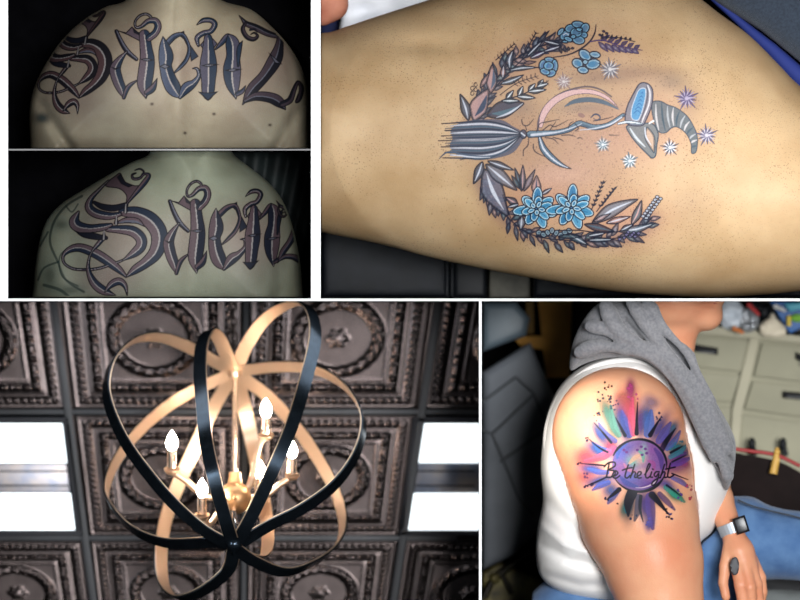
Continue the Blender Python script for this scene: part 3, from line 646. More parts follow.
for nm, lb, cs in (('blue_bloom', 'blue bloom on the left of the lower pair', [(335, 285, 42, 26, -15), (327, 350, 34, 46, 10), (440, 285, 44, 22, 10), (478, 320, 28, 24, 30), (400, 415, 46, 26, 10), (468, 392, 34, 32, 0), (480, 436, 30, 14, 10), (420, 330, 40, 24, -20), (390, 352, 34, 34, 0), (430, 362, 26, 24, 0), (366, 300, 26, 22, 20)]),
                   ('blue_bloom', 'larger pointed blue bloom on the right of the lower pair', [(545, 330, 34, 42, 15), (585, 272, 28, 40, 20), (630, 262, 22, 44, 0), (672, 290, 36, 42, 30), (528, 402, 30, 44, 0), (582, 420, 28, 40, -20), (640, 420, 34, 46, 10), (690, 360, 52, 28, 20), (620, 340, 30, 46, 20), (656, 350, 24, 30, 0), (592, 358, 32, 26, 0), (700, 318, 26, 36, 40)])):
    k.part(nm, lb); xs_ = [c_[0] for c_ in cs]; ys_ = [c_[1] for c_ in cs]; k.blob(sum(xs_) / len(xs_), sum(ys_) / len(ys_), (max(xs_) - min(xs_)) * .5, (max(ys_) - min(ys_)) * .5, 0, (44, 62, 84))
    k.fa = .95; bx = 398 if 'left' in lb else 608; by = 352 if 'left' in lb else 346; sc_b = 1.18 if 'left' in lb else 1.28
    for ring, (n_p, r_o, w_p, a0) in enumerate(((7, 104, 62, .3), (6, 74, 50, .75), (5, 42, 34, .2))):
        for q_ in range(n_p):
            a_ = a0 + q_ * 2 * PI / n_p; r2 = r_o * sc_b * (1 + .12 * math.sin(q_ * 2.7 + ring)); c_, s__ = math.cos(a_), math.sin(a_)
            t0 = (bx + c_ * r2 * .2, by + s__ * r2 * .2); t1 = (bx + c_ * r2, by + s__ * r2 * .86)
            k.blob((t0[0] + t1[0]) / 2, (t0[1] + t1[1]) / 2, r2 * .42, w_p * .48, math.degrees(a_), [(66, 136, 172), (88, 154, 188), (52, 118, 158)][(q_ + ring) % 3], OL, .9, (176, 204, 216), .9)
            k.stroke([(bx + c_ * r2 * .35, by + s__ * r2 * .35), (bx + c_ * r2 * .75, by + s__ * r2 * .68)], [3, 5], (44, 92, 132))
    k.blob(bx, by, 10, 9, 0, (60, 110, 150), OL)
    k.fa = .72
k.part('seed_row', 'low row of small dull seed pods under the blooms'); k.view(470, 150, 6)
for i in range(8): k.blob(414 + i * 26, 496 + 12 * math.sin(i * 1.6), 18, 15, i * 30, (98, 126, 142), OL, .8, (150, 170, 180), .8)
k.part('leaf_spray', 'leafy spray sweeping to the lower right'); k.view(560, 150, 5.4545)
k.stroke([(0, 440), (100, 438), (220, 452), (330, 442), (400, 408)], 6, OL)
k.leaf((172, 402), (428, 268), 66, (120, 128, 140), OL, LT, bend=-14); k.leaf((180, 392), (280, 345), 26, PK, OL); k.leaf((250, 400), (388, 362), 34, PK, OL, LT); k.leaf((390, 410), (446, 272), 44, TG, OL, PK, bend=6)
k.leaf((320, 445), (524, 396), 40, (110, 124, 138), OL, LT, bend=10); k.leaf((330, 440), (400, 405), 30, GB, OL, LT); k.leaf((40, 455), (156, 520), 40, TG, OL, LT); k.leaf((130, 405), (300, 445), 40, SLT, OL, TG); k.leaf((150, 470), (250, 452), 28, GB, OL, LT); k.leaf((150, 492), (296, 488), 26, TG, OL, LT); k.leaf((-10, 470), (120, 474), 26, TG, OL)
k.stroke([(170, 330), (212, 230), (238, 168)], 5, OL); k.stroke([(200, 335), (250, 270), (300, 206)], 5, OL)
for i in range(6):
    for sg in (-1, 1):
        k.leaf((180 + i * 10, 305 - i * 24), (180 + i * 10 + sg * 14 + 6, 290 - i * 24), 9, TG, OL); k.leaf((222 + i * 14, 308 - i * 18), (222 + i * 14 + 4 + sg * 16, 300 - i * 18 - sg * 4 - 8), 9, TG, OL)
for i in range(8):
    for sg in (-1, 1): k.blob(462 + i * 11 + sg * 9, 366 - i * 15 + sg * 5, 11, 9, 0, (120, 150, 168), OL, .7, LT, .6)
for x, y in ((325, 486), (350, 478), (362, 462), (372, 448), (385, 470), (402, 452), (410, 472), (428, 455), (392, 462)): k.blob(x, y, 10, 9, 0, PU, OL, .7, (136, 130, 168), .6)
# -- hat
k.part('witch_hat', 'grey witch hat with bent banded cone and blue inner brim'); k.view(620, 70, 6)
k.poly([(188, 200), (238, 184), (290, 208), (340, 226), (400, 270), (440, 330), (466, 400), (460, 488), (428, 500), (424, 440), (394, 382), (345, 345), (310, 350), (276, 378), (232, 372), (200, 300)], (90, 108, 118), (52, 66, 80))
for i, (a, b) in enumerate((((215, 205), (232, 360)), ((250, 196), (272, 366)), ((285, 218), (300, 342)), ((320, 228), (322, 332)), ((356, 250), (338, 336)), ((390, 275), (362, 344)), ((416, 310), (386, 362)), ((438, 345), (402, 385)), ((452, 385), (420, 412)), ((460, 420), (430, 436)), ((462, 455), (432, 462)))):
    k.stroke([a, ((a[0] + b[0]) / 2 - 6, (a[1] + b[1]) / 2), b], [4, 12, 5], [(196, 190, 190), (60, 78, 90), (166, 168, 172)][i % 3])
k.poly([(38, 335), (60, 392), (110, 455), (170, 515), (190, 532), (216, 516), (224, 450), (232, 378), (196, 320), (120, 320)], (110, 124, 130), (52, 66, 80), ol=1.2)
k.leaf((160, 340), (206, 500), 54, (214, 176, 148), (52, 66, 80), None); k.stroke([(60, 350), (100, 410), (150, 460)], [6, 14, 5], (200, 204, 208)); k.stroke([(150, 345), (156, 400), (186, 450)], [5, 8, 4], LT)
k.poly([(28, 300), (40, 220), (78, 140), (110, 86), (142, 72), (180, 88), (200, 130), (194, 210), (160, 300), (134, 336), (60, 334)], (128, 130, 144), (52, 50, 68), ol=1.2)
k.stroke([(166, 92), (180, 140), (172, 210), (140, 290), (130, 320)], [6, 9, 9, 8, 5], (214, 208, 210)); k.stroke([(160, 100), (166, 150), (150, 230), (118, 310)], [4, 5, 5, 4], (54, 58, 76))
k.poly([(70, 292), (66, 240), (92, 160), (112, 118), (140, 106), (158, 122), (150, 190), (128, 268), (106, 304)], (60, 150, 200), (180, 190, 204))
for i in range(6): k.stroke([(82 + i * 9, 262 - i * 24), (104 + i * 6, 244 - i * 22), (128 + i * 2, 262 - i * 24)], [3, 5, 3], (40, 96, 150))
k.stroke([(-10, 322), (40, 312), (90, 316), (130, 322)], [14, 18, 16, 10], (214, 220, 226), out=(60, 80, 96), ol=.6); k.stroke([(176, 320), (200, 306)], [8, 12], (228, 228, 228))
# -- stars
for vx, vy, cx, cy, r_, dk, lt, lb in ((620, 70, 400, 170, 76, (86, 74, 108), (168, 156, 180), 'purple star burst right above the hat tip'), (620, 70, 520, 392, 70, (86, 82, 108), (196, 188, 200), 'purple star burst right of the hat tip'),
        (620, 70, 300, 465, 58, SLT, (232, 232, 236), 'white star under the hat cone'), (620, 70, 55, 545, 52, TG, (224, 228, 232), 'small star below the hat brim'), (560, 10, 300, 356, 72, (104, 100, 110), (206, 200, 200), 'grey star above the moon'),
        (560, 10, 22, 430, 58, (150, 128, 128), (212, 200, 196), 'faint star on the outer curve of the moon'), (520, 80, 496, 388, 52, TG, (226, 230, 234), 'star under the broom handle'), (560, 150, 380, 60, 48, TG, (228, 232, 236), 'star above the lower spray')):
    k.part('star', lb); k.view(vx, vy, 6 if (vx, vy) != (560, 150) else 5.4545); k.star(cx, cy, r_, dk, lt)
M['ink_fresh'] = ink_mat('fresh_tattoo_ink', .5, .15)
lay_ink(k, depth_map(th, 421, 6, 727, 258, 2), M['ink_fresh'], th, 'pinkish stippled halo around the botanical motifs', gain=.8)
M['skin_red'] = skin('skin_reddish', L(196, 132, 108), L(168, 96, 76), bl_scale=14)
X, Z, Y = grid(320.9, 352, -43, 40, 100, 190, 2)
fa = body('forearm', chain(X, Z, Y, [(300, -50, 140, 30), (316, -10, 140, 26), (330, 4, 140, 17), (322, 14, 138, 12)], 6), (320.9, -43, 100), 2, M['skin_red'], th); fa['label'] = 'reddish bare forearm in the upper left corner beside the towel'

# paper towel, blue cloth, padding, jeans
def lumpy(name, outl, d0, t, r, amp, fr, m, h=2, seed=1, box=None):
    o_ = cr(outl, 4, True); lo, hi = o_.min(0), o_.max(0)
    if box: lo = np.maximum(lo, box[:2]); hi = np.minimum(hi, box[2:])
    X, Z, Y = grid(lo[0], hi[0], lo[1], hi[1], d0 - 12, d0 + 2 * t + 8, h); rg = np.random.default_rng(seed); rel = 0
    for i in range(6):
        a = rg.uniform(0, PI); f = fr * rg.uniform(.6, 1.6); rel = rel + amp / 2.4 * np.sin((X * math.cos(a) + Z * math.sin(a)) * f + rg.uniform(0, 6) + .8 * np.sin(Z * f * .7 + i))
    d2 = poly_sd(X[:, :, 0], Z[:, :, 0], o_)
    return body(name, slab(d2[..., None], Y - d0 - t - rel, t, r), (lo[0], lo[1], d0 - 12), h, m)
M['paper'] = mat('paper_towel', L(240, 243, 250), .9, var=.02, bump=.8, bscale=150)
tag(lumpy('paper_towel', [(344, -42), (342, 10), (344, 40), (400, 30), (470, 10), (480, -42)], 236, 14, 10, 5, .14, M['paper'], box=(320, -43, 900, 60)), 'crumpled white paper towel at the top edge behind the thigh', 'paper towel')
M['blue_cloth'] = mat('blue_cloth', L(36, 44, 84), .9, var=.2, bump=.4)
tag(lumpy('folded_cloth', [(321, 14), (321, 60), (352, 60), (352, 18), (340, 20)], 275, 10, 8, 2, .12, M['blue_cloth'], box=(321, 0, 380, 60)), 'small patch of navy cloth under the reddish forearm', 'cloth')
M['leather'] = mat('black_leather', L(13, 17, 23), .42, bump=1, bscale=420, var=.25, spec=.3)
M['leather_dark'] = mat('black_vinyl', L(10, 13, 18), .5, bump=.5, bscale=300, spec=.25)
pad = MB().prism([(321, 190), (446, 200), (449, 298), (321, 298)], 220, 300, 10).build('padded_couch', M['leather'])
tag(pad, 'black grained leather couch pad under the lower left of the thigh', 'couch')
sm_ = MB().tube([(444, 230, 221), (447, 262, 221), (447, 296, 221)], 2.2).tube([(450, 230, 228), (452, 262, 228), (452, 296, 228)], 1.8).build('seam', M['leather'], pad); 
tag(MB().prism([(453, 200), (487, 210), (487, 298), (453, 298)], 224, 296, 6).build('couch_cushion', M['leather_dark']), 'narrow black vinyl cushion right of the couch seam', 'cushion')
M['concrete'] = mat('grey_floor', L(86, 84, 78), .8, var=.25, vscale=30)
M['base'] = mat('brown_grey_stool', L(78, 76, 68), .7, var=.3, vscale=25)
tag(MB().prism([(489, 200), (528, 215), (532, 298), (489, 298)], 250, 300, 3).build('stool_base', M['base']), 'worn grey brown stool base between the two black cushions', 'stool')
tag(MB().prism([(533, 240), (640, 262), (952, 250), (952, 298), (533, 298)], 222, 300, 8).build('couch_pad', M['leather']), 'long black leather pad under the right half of the thigh', 'couch')
M['denim_dark'] = mat('dark_denim', L(54, 66, 82), .9, bump=.9, bscale=600, col2=L(40, 50, 64), vscale=160, sheen=.3)
jd = lumpy('folded_jeans', [(690, -42), (706, -6), (760, 30), (800, 62), (860, 110), (952, 160), (952, -42)], 120, 34, 28, 2, .05, M['denim_dark'], 2.5, 3, box=(680, -43, 953, 200))
tag(jd, 'dark grey blue denim at the upper right above the thigh', 'jeans')
M['blue_seam'] = mat('royal_blue_lining', L(28, 46, 120), .8)
MB().tube([(700, -14, 146), (740, 22, 148), (772, 50, 148), (800, 78, 150), (860, 124, 152)], [3, 4, 7, 10, 12]).build('blue_hem', M['blue_seam'], jd)

# ================================================================== CHANDELIER UNDER A PRESSED METAL CEILING
WA = lambda y: 349 - .262 * (y - 412)                 # width of two tiles at picture height y
def ceil_xy(u, v):
    """tile units (u across, v down, v=0 at the gutter below the top row) -> grid px, py, depth"""
    iw = 1 / 349. + v * .0003; w_ = 1 / iw; y = 412 + (349 - w_) / .262; x = 245 - (y - 412) * .008 + u * w_ / 2
    return x, y, 334 + (y - 450) * .05
M['tin'] = mat('pressed_tin', L(68, 61, 60), .25, metal=.95, var=.12, vscale=30, spec=.4)
M['tin_bar'] = mat('ceiling_bar', L(26, 28, 32), .5, metal=.4, var=.1)
def tile_h(U, V):
    """relief of one pressed tile, U,V in 0..1"""
    e = np.minimum(np.minimum(U, 1 - U), np.minimum(V, 1 - V)); hor = np.minimum(V, 1 - V) < np.minimum(U, 1 - U); s_ = np.where(hor, U, V)
    band = lambda a, b: np.clip(np.minimum(e - a, b - e) / ((b - a) * .5), 0, 1)
    H = np.where(e < .025, -2.0, 0)
    H = H + .8 * band(.032, .046)
    rope = np.sin((s_ * 22 + np.where(hor, 1, -1) * (e - .08) * 10) * 2 * PI) * .5 + .5
    H += 2.6 * np.sqrt(band(.06, .105)) * (.2 + .8 * rope)
    H -= 1.0 * band(.112, .128)
    egg = np.abs(np.sin(s_ * 15 * PI)) ** .7
    H += 3.2 * np.sqrt(band(.15, .198)) * (.15 + .85 * egg) + .8 * band(.15, .198) * np.sin(s_ * 45 * PI)
    pearl = np.abs(np.sin(s_ * 44 * PI)); H += 1.3 * np.sqrt(band(.214, .230)) * pearl
    r = np.hypot(U - .5, V - .5); th = np.arctan2(V - .5, U - .5)
    w = np.clip(1 - np.abs(r - .222) / .036, 0, 1); leaf = .5 + .5 * np.sin(th * 22 + np.sin(r * 150) * 1.8 + 2.5 * np.sign(r - .222))
    H += 4.6 * np.sqrt(w) * (.45 + .55 * leaf)
    pet = np.abs(np.cos(th * 3)); H += 3.2 * np.clip(1 - r / (.04 + .025 * pet), 0, 1) ** .5 * (.4 + .6 * np.abs(np.sin(r * 120 + th * 2)))
    return H
def ceiling():
    V, Q = [], []; base = 0; NU, NV = 150, 112
    for ci in range(-2, 2):
        for ri in range(-2, 2):
            if (ci in (-2, 1)) and ri == 0: continue      # the lay-in lamps sit here
            u, v = np.meshgrid(np.linspace(0, 1, NU), np.linspace(0, 1, NV)); H = tile_h(u, v)
            x, y, d = ceil_xy(u + ci, v + ri); V.append(np.stack([x, y, d - H], -1).reshape(-1, 3))
            i, j = np.meshgrid(np.arange(NV - 1), np.arange(NU - 1), indexing='ij'); k_ = (i * NU + j).ravel() + base
            Q.append(np.stack([k_, k_ + 1, k_ + NU + 1, k_ + NU], 1)); base += NU * NV
    V = np.concatenate(V); Q = np.concatenate(Q); c = V[Q].mean(1); V[:, 0] = np.clip(V[:, 0], -68, 479.2)
    keep = (c[:, 0] < 479.2) & (c[:, 0] > -68) & (c[:, 1] > 302) & (c[:, 1] < 655)
    V[:, 1] = np.maximum(V[:, 1], 301.2)
    o = mesh_np('ceiling', PA(V), Q[keep], M['tin']); tag(o, kind='structure')
    return o
ceiling()
tb = MB()
def cpt(u, v, dd=0): x, y, d = ceil_xy(u, v); return (min(max(x, -68), 479), min(max(y, 301.3), 655), d + dd)
def cbar(mb, u0, v0, u1, v1, hw, hh):
    """ceiling bar between two points in tile units, half width hw (grid units)"""
    a = np.array(cpt(u0, v0)); b = np.array(cpt(u1, v1)); e = (b - a)[:2]; e /= np.linalg.norm(e); n_ = np.array([-e[1], e[0]]) * hw
    lim = lambda p: (min(max(p[0], -68), 479.2), min(max(p[1], 301.2), 655))
    q = [lim(a[:2] + n_), lim(b[:2] + n_), lim(b[:2] - n_), lim(a[:2] - n_)]
    mb.prism(q, 326 - hh, 338, 1)
for u in (-1, 1): cbar(tb, u, -.9, u, 1.9, 4, 4)
for v in (0, 1): cbar(tb, -1.75, v, 1.35, v, 3, 2.5)
cbar(tb, 0, -.9, 0, 1.9, 3, 2.5)
tb.build('ceiling_trim', M['tin_bar'])['kind'] = 'structure'
M['lamp_frame'] = mat('dark_lamp_frame', L(22, 24, 30), .6, spec=.2)
M['lamp_glow'] = mat('lamp_diffuser', (.9, .96, 1, 1), .4, emit=1.7, emitcol=(.88, .96, 1, 1))
M['louver'] = mat('lamp_louver', L(120, 112, 108), .35, metal=.6, col2=L(84, 92, 108), vscale=16)
def quad_prism(q, d0, d1, name, m, par, bev=.8):
    o = MB().prism(q, d0, d1, bev).build(name, m, par); return o
def troffer(q0, lab, rows):
    """q0: outer corners (tl, tr, br, bl)"""
    tl, tr, br, bl = [np.array(p, float) for p in q0]; root = empty('ceiling_light', P(*((tl + br) / 2), 334), lab, 'ceiling light', 'square lay-in ceiling lights')
    at = lambda u, v: tuple(tl * (1 - u) * (1 - v) + tr * u * (1 - v) + br * u * v + bl * (1 - u) * v)
    f = MB(); f.prism([at(0, 0), at(1, 0), at(1, .045), at(0, .045)], 322, 342, 1); f.prism([at(0, .955), at(1, .955), at(1, 1), at(0, 1)], 322, 342, 1)
    if rows: f.prism([at(0, .045), at(.06, .045), at(.06, .955), at(0, .955)], 322, 342, 1)
    else: f.prism([at(.95, .045), at(1, .045), at(1, .955), at(.95, .955)], 322, 342, 1)
    ea, eb = (.07, .999) if rows else (.001, .945)
    f.prism([at(.05, .045), at(.95, .045), at(.95, .955), at(.05, .955)], 345, 347); f.build('frame', M['lamp_frame'], root)
    for a, b in ((.055, .385), (.64, .95)):
        g = quad_prism([at(ea, a), at(eb, a), at(eb, b), at(ea, b)], 332, 340, 'diffuser', M['lamp_glow'], root)
    quad_prism([at(ea, .39), at(eb, .39), at(eb, .635), at(ea, .635)], 336, 342, 'louver', M['louver'], root)
    ribs = MB()
    for v in (.45, .57): ribs.prism([at(.06, v), at(.94, v), at(.94, v + .012), at(.06, v + .012)], 333, 336)
    ribs.build('louver_rib', M['lamp_frame'], root)
    return root
troffer(((-66, 417), (69, 417), (84, 536), (-66, 536)), 'ceiling light with two bright bands, at the left edge of the chandelier picture', 0)
troffer(((413, 417), (478.8, 417), (478.8, 536), (399, 536)), 'ceiling light with two bright bands, at the right of the chandelier', 1)

# --- the orb chandelier
M['strap_dark'] = mat('bronze_black_strap', L(46, 54, 62), .2, metal=.9, var=.15, vscale=40)
M['gold'] = mat('brushed_gold', L(214, 184, 156), .3, metal=.85)
M['gold_bright'] = mat('polished_champagne', L(244, 220, 198), .25, metal=.9)
M['chrome'] = mat('chrome', L(210, 212, 216), .12, metal=1)
M['bulb'] = mat('lit_bulb', (1, .93, .85, 1), .3, emit=130, emitcol=(1, .84, .70, 1))
M['chain'] = mat('dark_chain', L(44, 38, 36), .35, metal=.9)
CH = empty('chandelier', P(234, 362, 275), 'open orb chandelier of dark and gold hoops with lit candle bulbs', 'chandelier')
CY, R_, TL = 172., 132., math.radians(47)
def strap(pts, phi, label=None, w=(13, 13), mid=1.0):
    """half hoop from the bottom hub over the outside to the top hub; pts = traced outline, phi = its bearing around the tilted axis"""
    q = cr(pts, 8); seg = np.r_[0, np.cumsum(np.hypot(*np.diff(q, axis=0).T))]; t = seg / seg[-1]
    th = t * PI; ph = math.radians(phi)
    dep = CY - R_ * np.cos(th) * math.sin(TL) - R_ * np.sin(th) * math.sin(ph) * math.cos(TL)
    A = np.c_[q, dep]; c = np.array([235, 455, CY]); T = np.gradient(A, axis=0); T /= np.linalg.norm(T, axis=1)[:, None]
    N_ = A - c; N_ -= (N_ * T).sum(1)[:, None] * T; N_ /= np.linalg.norm(N_, axis=1)[:, None]; B_ = np.cross(T, N_)
    ww = (w[0] + (w[1] - w[0]) * t)[:, None] / 2; k_ = 1.0
    outer, inner, n_ = [], [], len(A)
    def shell(off0, off1, shr):
        V = np.concatenate([A + N_ * off1 + B_ * ww * shr, A + N_ * off1 - B_ * ww * shr, A + N_ * off0 - B_ * ww * shr, A + N_ * off0 + B_ * ww * shr]); F_ = []
        for s_ in range(4):
            for i in range(n_ - 1): a, b = s_ * n_ + i, ((s_ + 1) % 4) * n_ + i; F_.append((a, a + 1, b + 1, b))
        for i in (0, n_ - 1): F_.append((i, n_ + i, 2 * n_ + i, 3 * n_ + i))
        return V, F_
    V, F_ = shell(0, 1.6, 1); o = mesh_np('hoop', PA(V), F_, M['strap_dark'], None, False); adopt(o, CH)
    if label: o['label'] = label
    V, F_ = shell(-.9, 0, 1.09); i_ = mesh_np('inner_lining', PA(V), F_, M['gold'], None, False); i_.parent = o
    for x in (o, i_):
        bm = bmesh.new(); bm.from_mesh(x.data); bmesh.ops.recalc_face_normals(bm, faces=bm.faces); bm.to_mesh(x.data); bm.free()
        x.data.polygons.foreach_set('use_smooth', np.ones(len(x.data.polygons), bool)); x.data.set_sharp_from_angle(angle=math.radians(40))
TOP, BOT = (235, 372), (234, 547)
strap([BOT, (205, 531), (176, 506), (148, 474), (124, 440), (109, 405), (107, 380), (116, 356), (138, 339), (165, 338), (195, 350), (216, 362), TOP], 150)
strap([BOT, (226, 522), (214, 478), (206, 440), (202, 400), (200, 370), (202, 344), (210, 331), (219, 338), (227, 356), TOP], 108)
strap([BOT, (252, 515), (272, 472), (292, 425), (307, 375), (315, 338), (312, 314), (300, 303), (282, 307), (262, 322), (246, 346), TOP], 65)
strap([BOT, (268, 526), (300, 510), (332, 487), (354, 458), (363, 428), (357, 403), (338, 381), (308, 368), (270, 367), TOP], 18)
strap([BOT, (215, 542), (168, 543), (132, 529), (110, 503), (107, 485), (117, 460), (137, 433), (165, 408), (196, 389), TOP], 200)
strap([BOT, (228, 570), (204, 590), (180, 598), (165, 586), (161, 560), (165, 522), (180, 480), (195, 448), (213, 408), TOP], 242)
strap([BOT, (246, 556), (262, 558), (268, 544), (266, 515), (260, 480), (253, 445), (244, 405), TOP], 285)
strap([BOT, (254, 561), (285, 572), (315, 562), (336, 545), (343, 524), (337, 496), (322, 465), (300, 432), (270, 398), TOP], 330)
MB().lathe((235, 378, 268), (0, 0, 1), [(0, 3), (1, 7), (5, 8), (8, 7), (10, 4), (16, 3)]).build('top_hub', M['gold'], CH)
MB().lathe((234, 540, 74), (0, 0, -1), [(-16, 2), (-12, 5), (-4, 4), (0, 8), (5, 9), (9, 7), (12, 3), (16, .5)]).build('bottom_hub', M['strap_dark'], CH)
MB().lathe((233, 536, 90), (0, .3, 1), [(0, 3), (3, 5.5), (8, 4), (11, 6), (15, 5), (18, 3), (26, 3)]).build('finial', M['chrome'], CH)
MB().tube([(235, 375, 268), (235, 440, 222), (235, 494, 182)], 2.6).build('stem', M['gold_bright'], CH)
MB().tube([(234, 506, 170), (234, 530, 110), (234, 542, 80)], 2.2).build('lower_stem', M['gold_bright'], CH)
ct = MB().ball(235, 498, 176, 17, n=32); ct.lathe((235, 478, 190), (0, 0, -1), [(-6, 6), (0, 6.5), (4, 7.5), (9, 8)]).ball(235, 498, 159, 2.2); ct.build('center_sphere', mat('satin_gold', L(196, 152, 108), .38, metal=.8), CH)
ch = MB()
y, i = 362, 0
while y > 304:
    c = Vector(P(234 - (362 - y) * .02, y, 268)); up = Vector((0, 0, 1)); sd = Vector((1, 0, 0)) if i % 2 else Vector((.2, 1, 0)).normalized()
    ring = []; 
    for a in np.linspace(0, 2 * PI, 13)[:-1]: ring.append(c + up * math.sin(a) * 5.6 * S + sd * math.cos(a) * 3.4 * S)
    pr = [];
    for m_, p in enumerate(ring):
        t_ = (ring[(m_ + 1) % 12] - ring[m_ - 1]).normalized(); n1 = t_.cross(up.cross(sd)).normalized(); n2 = t_.cross(n1)
        pr.append([ch.bm.verts.new(p + (n1 * math.cos(b) + n2 * math.sin(b)) * 1.3 * S) for b in np.linspace(0, 2 * PI, 7)[:-1]])
    for m_ in range(12):
        for b in range(6): ch.bm.faces.new((pr[m_][b], pr[m_][(b + 1) % 6], pr[(m_ + 1) % 12][(b + 1) % 6], pr[(m_ + 1) % 12][b]))
    y -= 8; i += 1
ch.build('chain', M['chain'], CH)
def candle(cx, cy, d, sc_=1, big=0):
    s_ = sc_ * 1.12
    arm_ = MB().tube(cr([(235 + (cx - 235) * .12, 497 + (cy - 497) * .1, 176 + (d - 176) * .12), (235 + (cx - 235) * .45, 506 + (cy - 497) * .3, 176 + (d - 176) * .45), (235 + (cx - 235) * .8, cy + 12 * s_, 176 + (d - 176) * .8), (cx, cy + 5 * s_, d)], 6), 3.3 * s_).build('arm', M['gold'], CH)
    MB().lathe((cx, cy + 5 * s_, d), (0, -.35, 1), [(-3 * s_, 2 * s_), (-1.5 * s_, 5.5 * s_), (2 * s_, 7.5 * s_), (3 * s_, 7.5 * s_), (2.4 * s_, 3 * s_)]).build('candle_cup', M['gold'], arm_)
    MB().lathe((cx, cy + 2 * s_, d), (0, -.12, 1), [(0, 4.2 * s_), (2 * s_, 4.6 * s_), (16 * s_, 4.4 * s_), (17 * s_, 3.4 * s_)]).build('candle_sleeve', M['gold_bright'], arm_)
    MB().lathe((cx, cy - 14 * s_, d + 1), (0, -.12, 1), [(0, 2.6 * s_), (3 * s_, 4.6 * s_), (7 * s_, 5.5 * s_), (11 * s_, 4.6 * s_), (15 * s_, 2.5 * s_), (18 * s_, .7 * s_)], 20).build('light_bulb', M['bulb'], arm_)
candle(172, 466, 175, 1.0); candle(202, 512, 150, .95); candle(266, 432, 205, .95); candle(292, 472, 178, .9); candle(260, 492, 218, .9)

# ================================================================== WOMAN WITH UPPER ARM TATTOO
M['skin_arm'] = skin('skin_fair_arm', L(224, 164, 128), L(212, 138, 104), bl_scale=6, rough=.36)
h = 2.2; X, Z, Y = grid(482.2, 800 + 40, 301.4, 640, 0, 232, h)
f = chain(X, Z, Y, [(619, 434, 78, 67), (630, 474, 74, 62), (640, 522, 66, 58), (653, 562, 60, 49), (669, 640, 56, 38)], 8)
trunk = chain(X, Z, Y, [(625, 425, 165, 52), (640, 500, 165, 56), (620, 600, 165, 56)], 10)
f = smin(f, trunk, 14)
f = smin(f, chain(X, Z, Y, [(655, 395, 150, 26), (668, 350, 140, 24), (676, 318, 134, 26)], 8), 10)
jaw = smin(ell(X, Z, Y, (676, 286, 132), (46, 46, 50)), ell(X, Z, Y, (706, 315, 128), (17, 16, 20)), 10)
f = smin(f, jaw, 6)
f = smin(f, ell(X, Z, Y, (716, 300, 122), (9, 7, 12)), 4)
f += 3 * np.exp(-((X - 704) / 11) ** 2 - ((Z - 305) / 1.8) ** 2) * (Y < 132)
farm = chain(X, Z, Y, [(700, 450, 175, 24), (718, 500, 120, 15), (733, 534, 96, 10.5)], 5)
f = smin(f, farm, 4)
hand = chain(X, Z, Y, [(733, 534, 96, 11), (739, 552, 92, 15), (744, 566, 90, 14)], 4)
fing = [[(730, 545, 90, 7), (725, 566, 84, 6), (723, 583, 82, 5), (726, 597, 82, 4.6)], [(737, 566, 84, 6.6), (740, 585, 78, 6), (743, 604, 80, 5.6), (743, 622, 86, 5)], [(745, 566, 82, 6.6), (750, 587, 76, 6), (752, 606, 80, 5.6), (750, 626, 88, 5)],
        [(750, 563, 88, 6.2), (757, 584, 84, 5.6), (759, 602, 88, 5.2), (757, 618, 94, 4.6)], [(752, 558, 96, 5.6), (761, 577, 96, 5), (763, 592, 99, 4.6), (761, 604, 104, 4.2)]]
for g in fing: hand = smin(hand, chain(X, Z, Y, g, 1.5), 2)
f = smin(f, hand, 3)
arm = body('person', f, (482.2, 301.4, 0), h, M['skin_arm'])
tag(arm, 'seated person in white tank top and grey scarf with colourful sunburst tattoo on upper arm', 'person')
M['lip'] = mat('lips', L(176, 96, 84), .4)
lp = MB().ball(711, 303, 117, 8, 2.4, 9).build('lips', M['lip'], arm); lp['label'] = 'closed pink lips'
M['cotton'] = mat('white_cotton', L(238, 234, 230), .85, bump=.3, bscale=500)
def wr(X, Z, pts, w, a): return a * G(line_d(X, Z, pts), w)
ot = [(541, 470), (543, 440), (548, 412), (560, 386), (580, 368), (605, 358), (635, 354), (664, 364), (690, 392), (712, 430), (728, 465), (729, 488), (723, 512), (712, 532), (699, 545), (694, 575), (694, 607), (640, 606), (600, 602), (565, 594), (543, 580), (536, 560), (537, 530), (543, 500)]
X, Z, Y = grid(530, 736, 350, 640, 20, 236, h); X0, Z0 = X[:, :, 0], Z[:, :, 0]
rel = wr(X0, Z0, [(545, 500), (575, 530), (610, 545)], 7, 5) + wr(X0, Z0, [(542, 545), (570, 560), (620, 570)], 5, 5) + wr(X0, Z0, [(540, 525), (565, 545), (600, 556)], 4, -4) + wr(X0, Z0, [(545, 575), (580, 585), (630, 585)], 5, 4) - 12 * np.exp(-((X0 - 705) / 22) ** 2 - ((Z0 - 480) / 34) ** 2)
d2 = poly_sd(X0, Z0, cr(ot, 4, True))
ft = slab(d2[..., None], Y - 142 - rel[..., None] * (Y < 150), 76, 60)
armv = chain(X, Z, Y, [(619, 434, 78, 67), (630, 474, 74, 62), (640, 522, 66, 58), (653, 562, 60, 49), (669, 640, 56, 38)], 8)
ft = np.maximum(ft, -(armv - .2))
tank = body('tank_top', ft, (530, 350, 20), h, M['cotton'], arm); tank['label'] = 'white cotton sleeveless top'
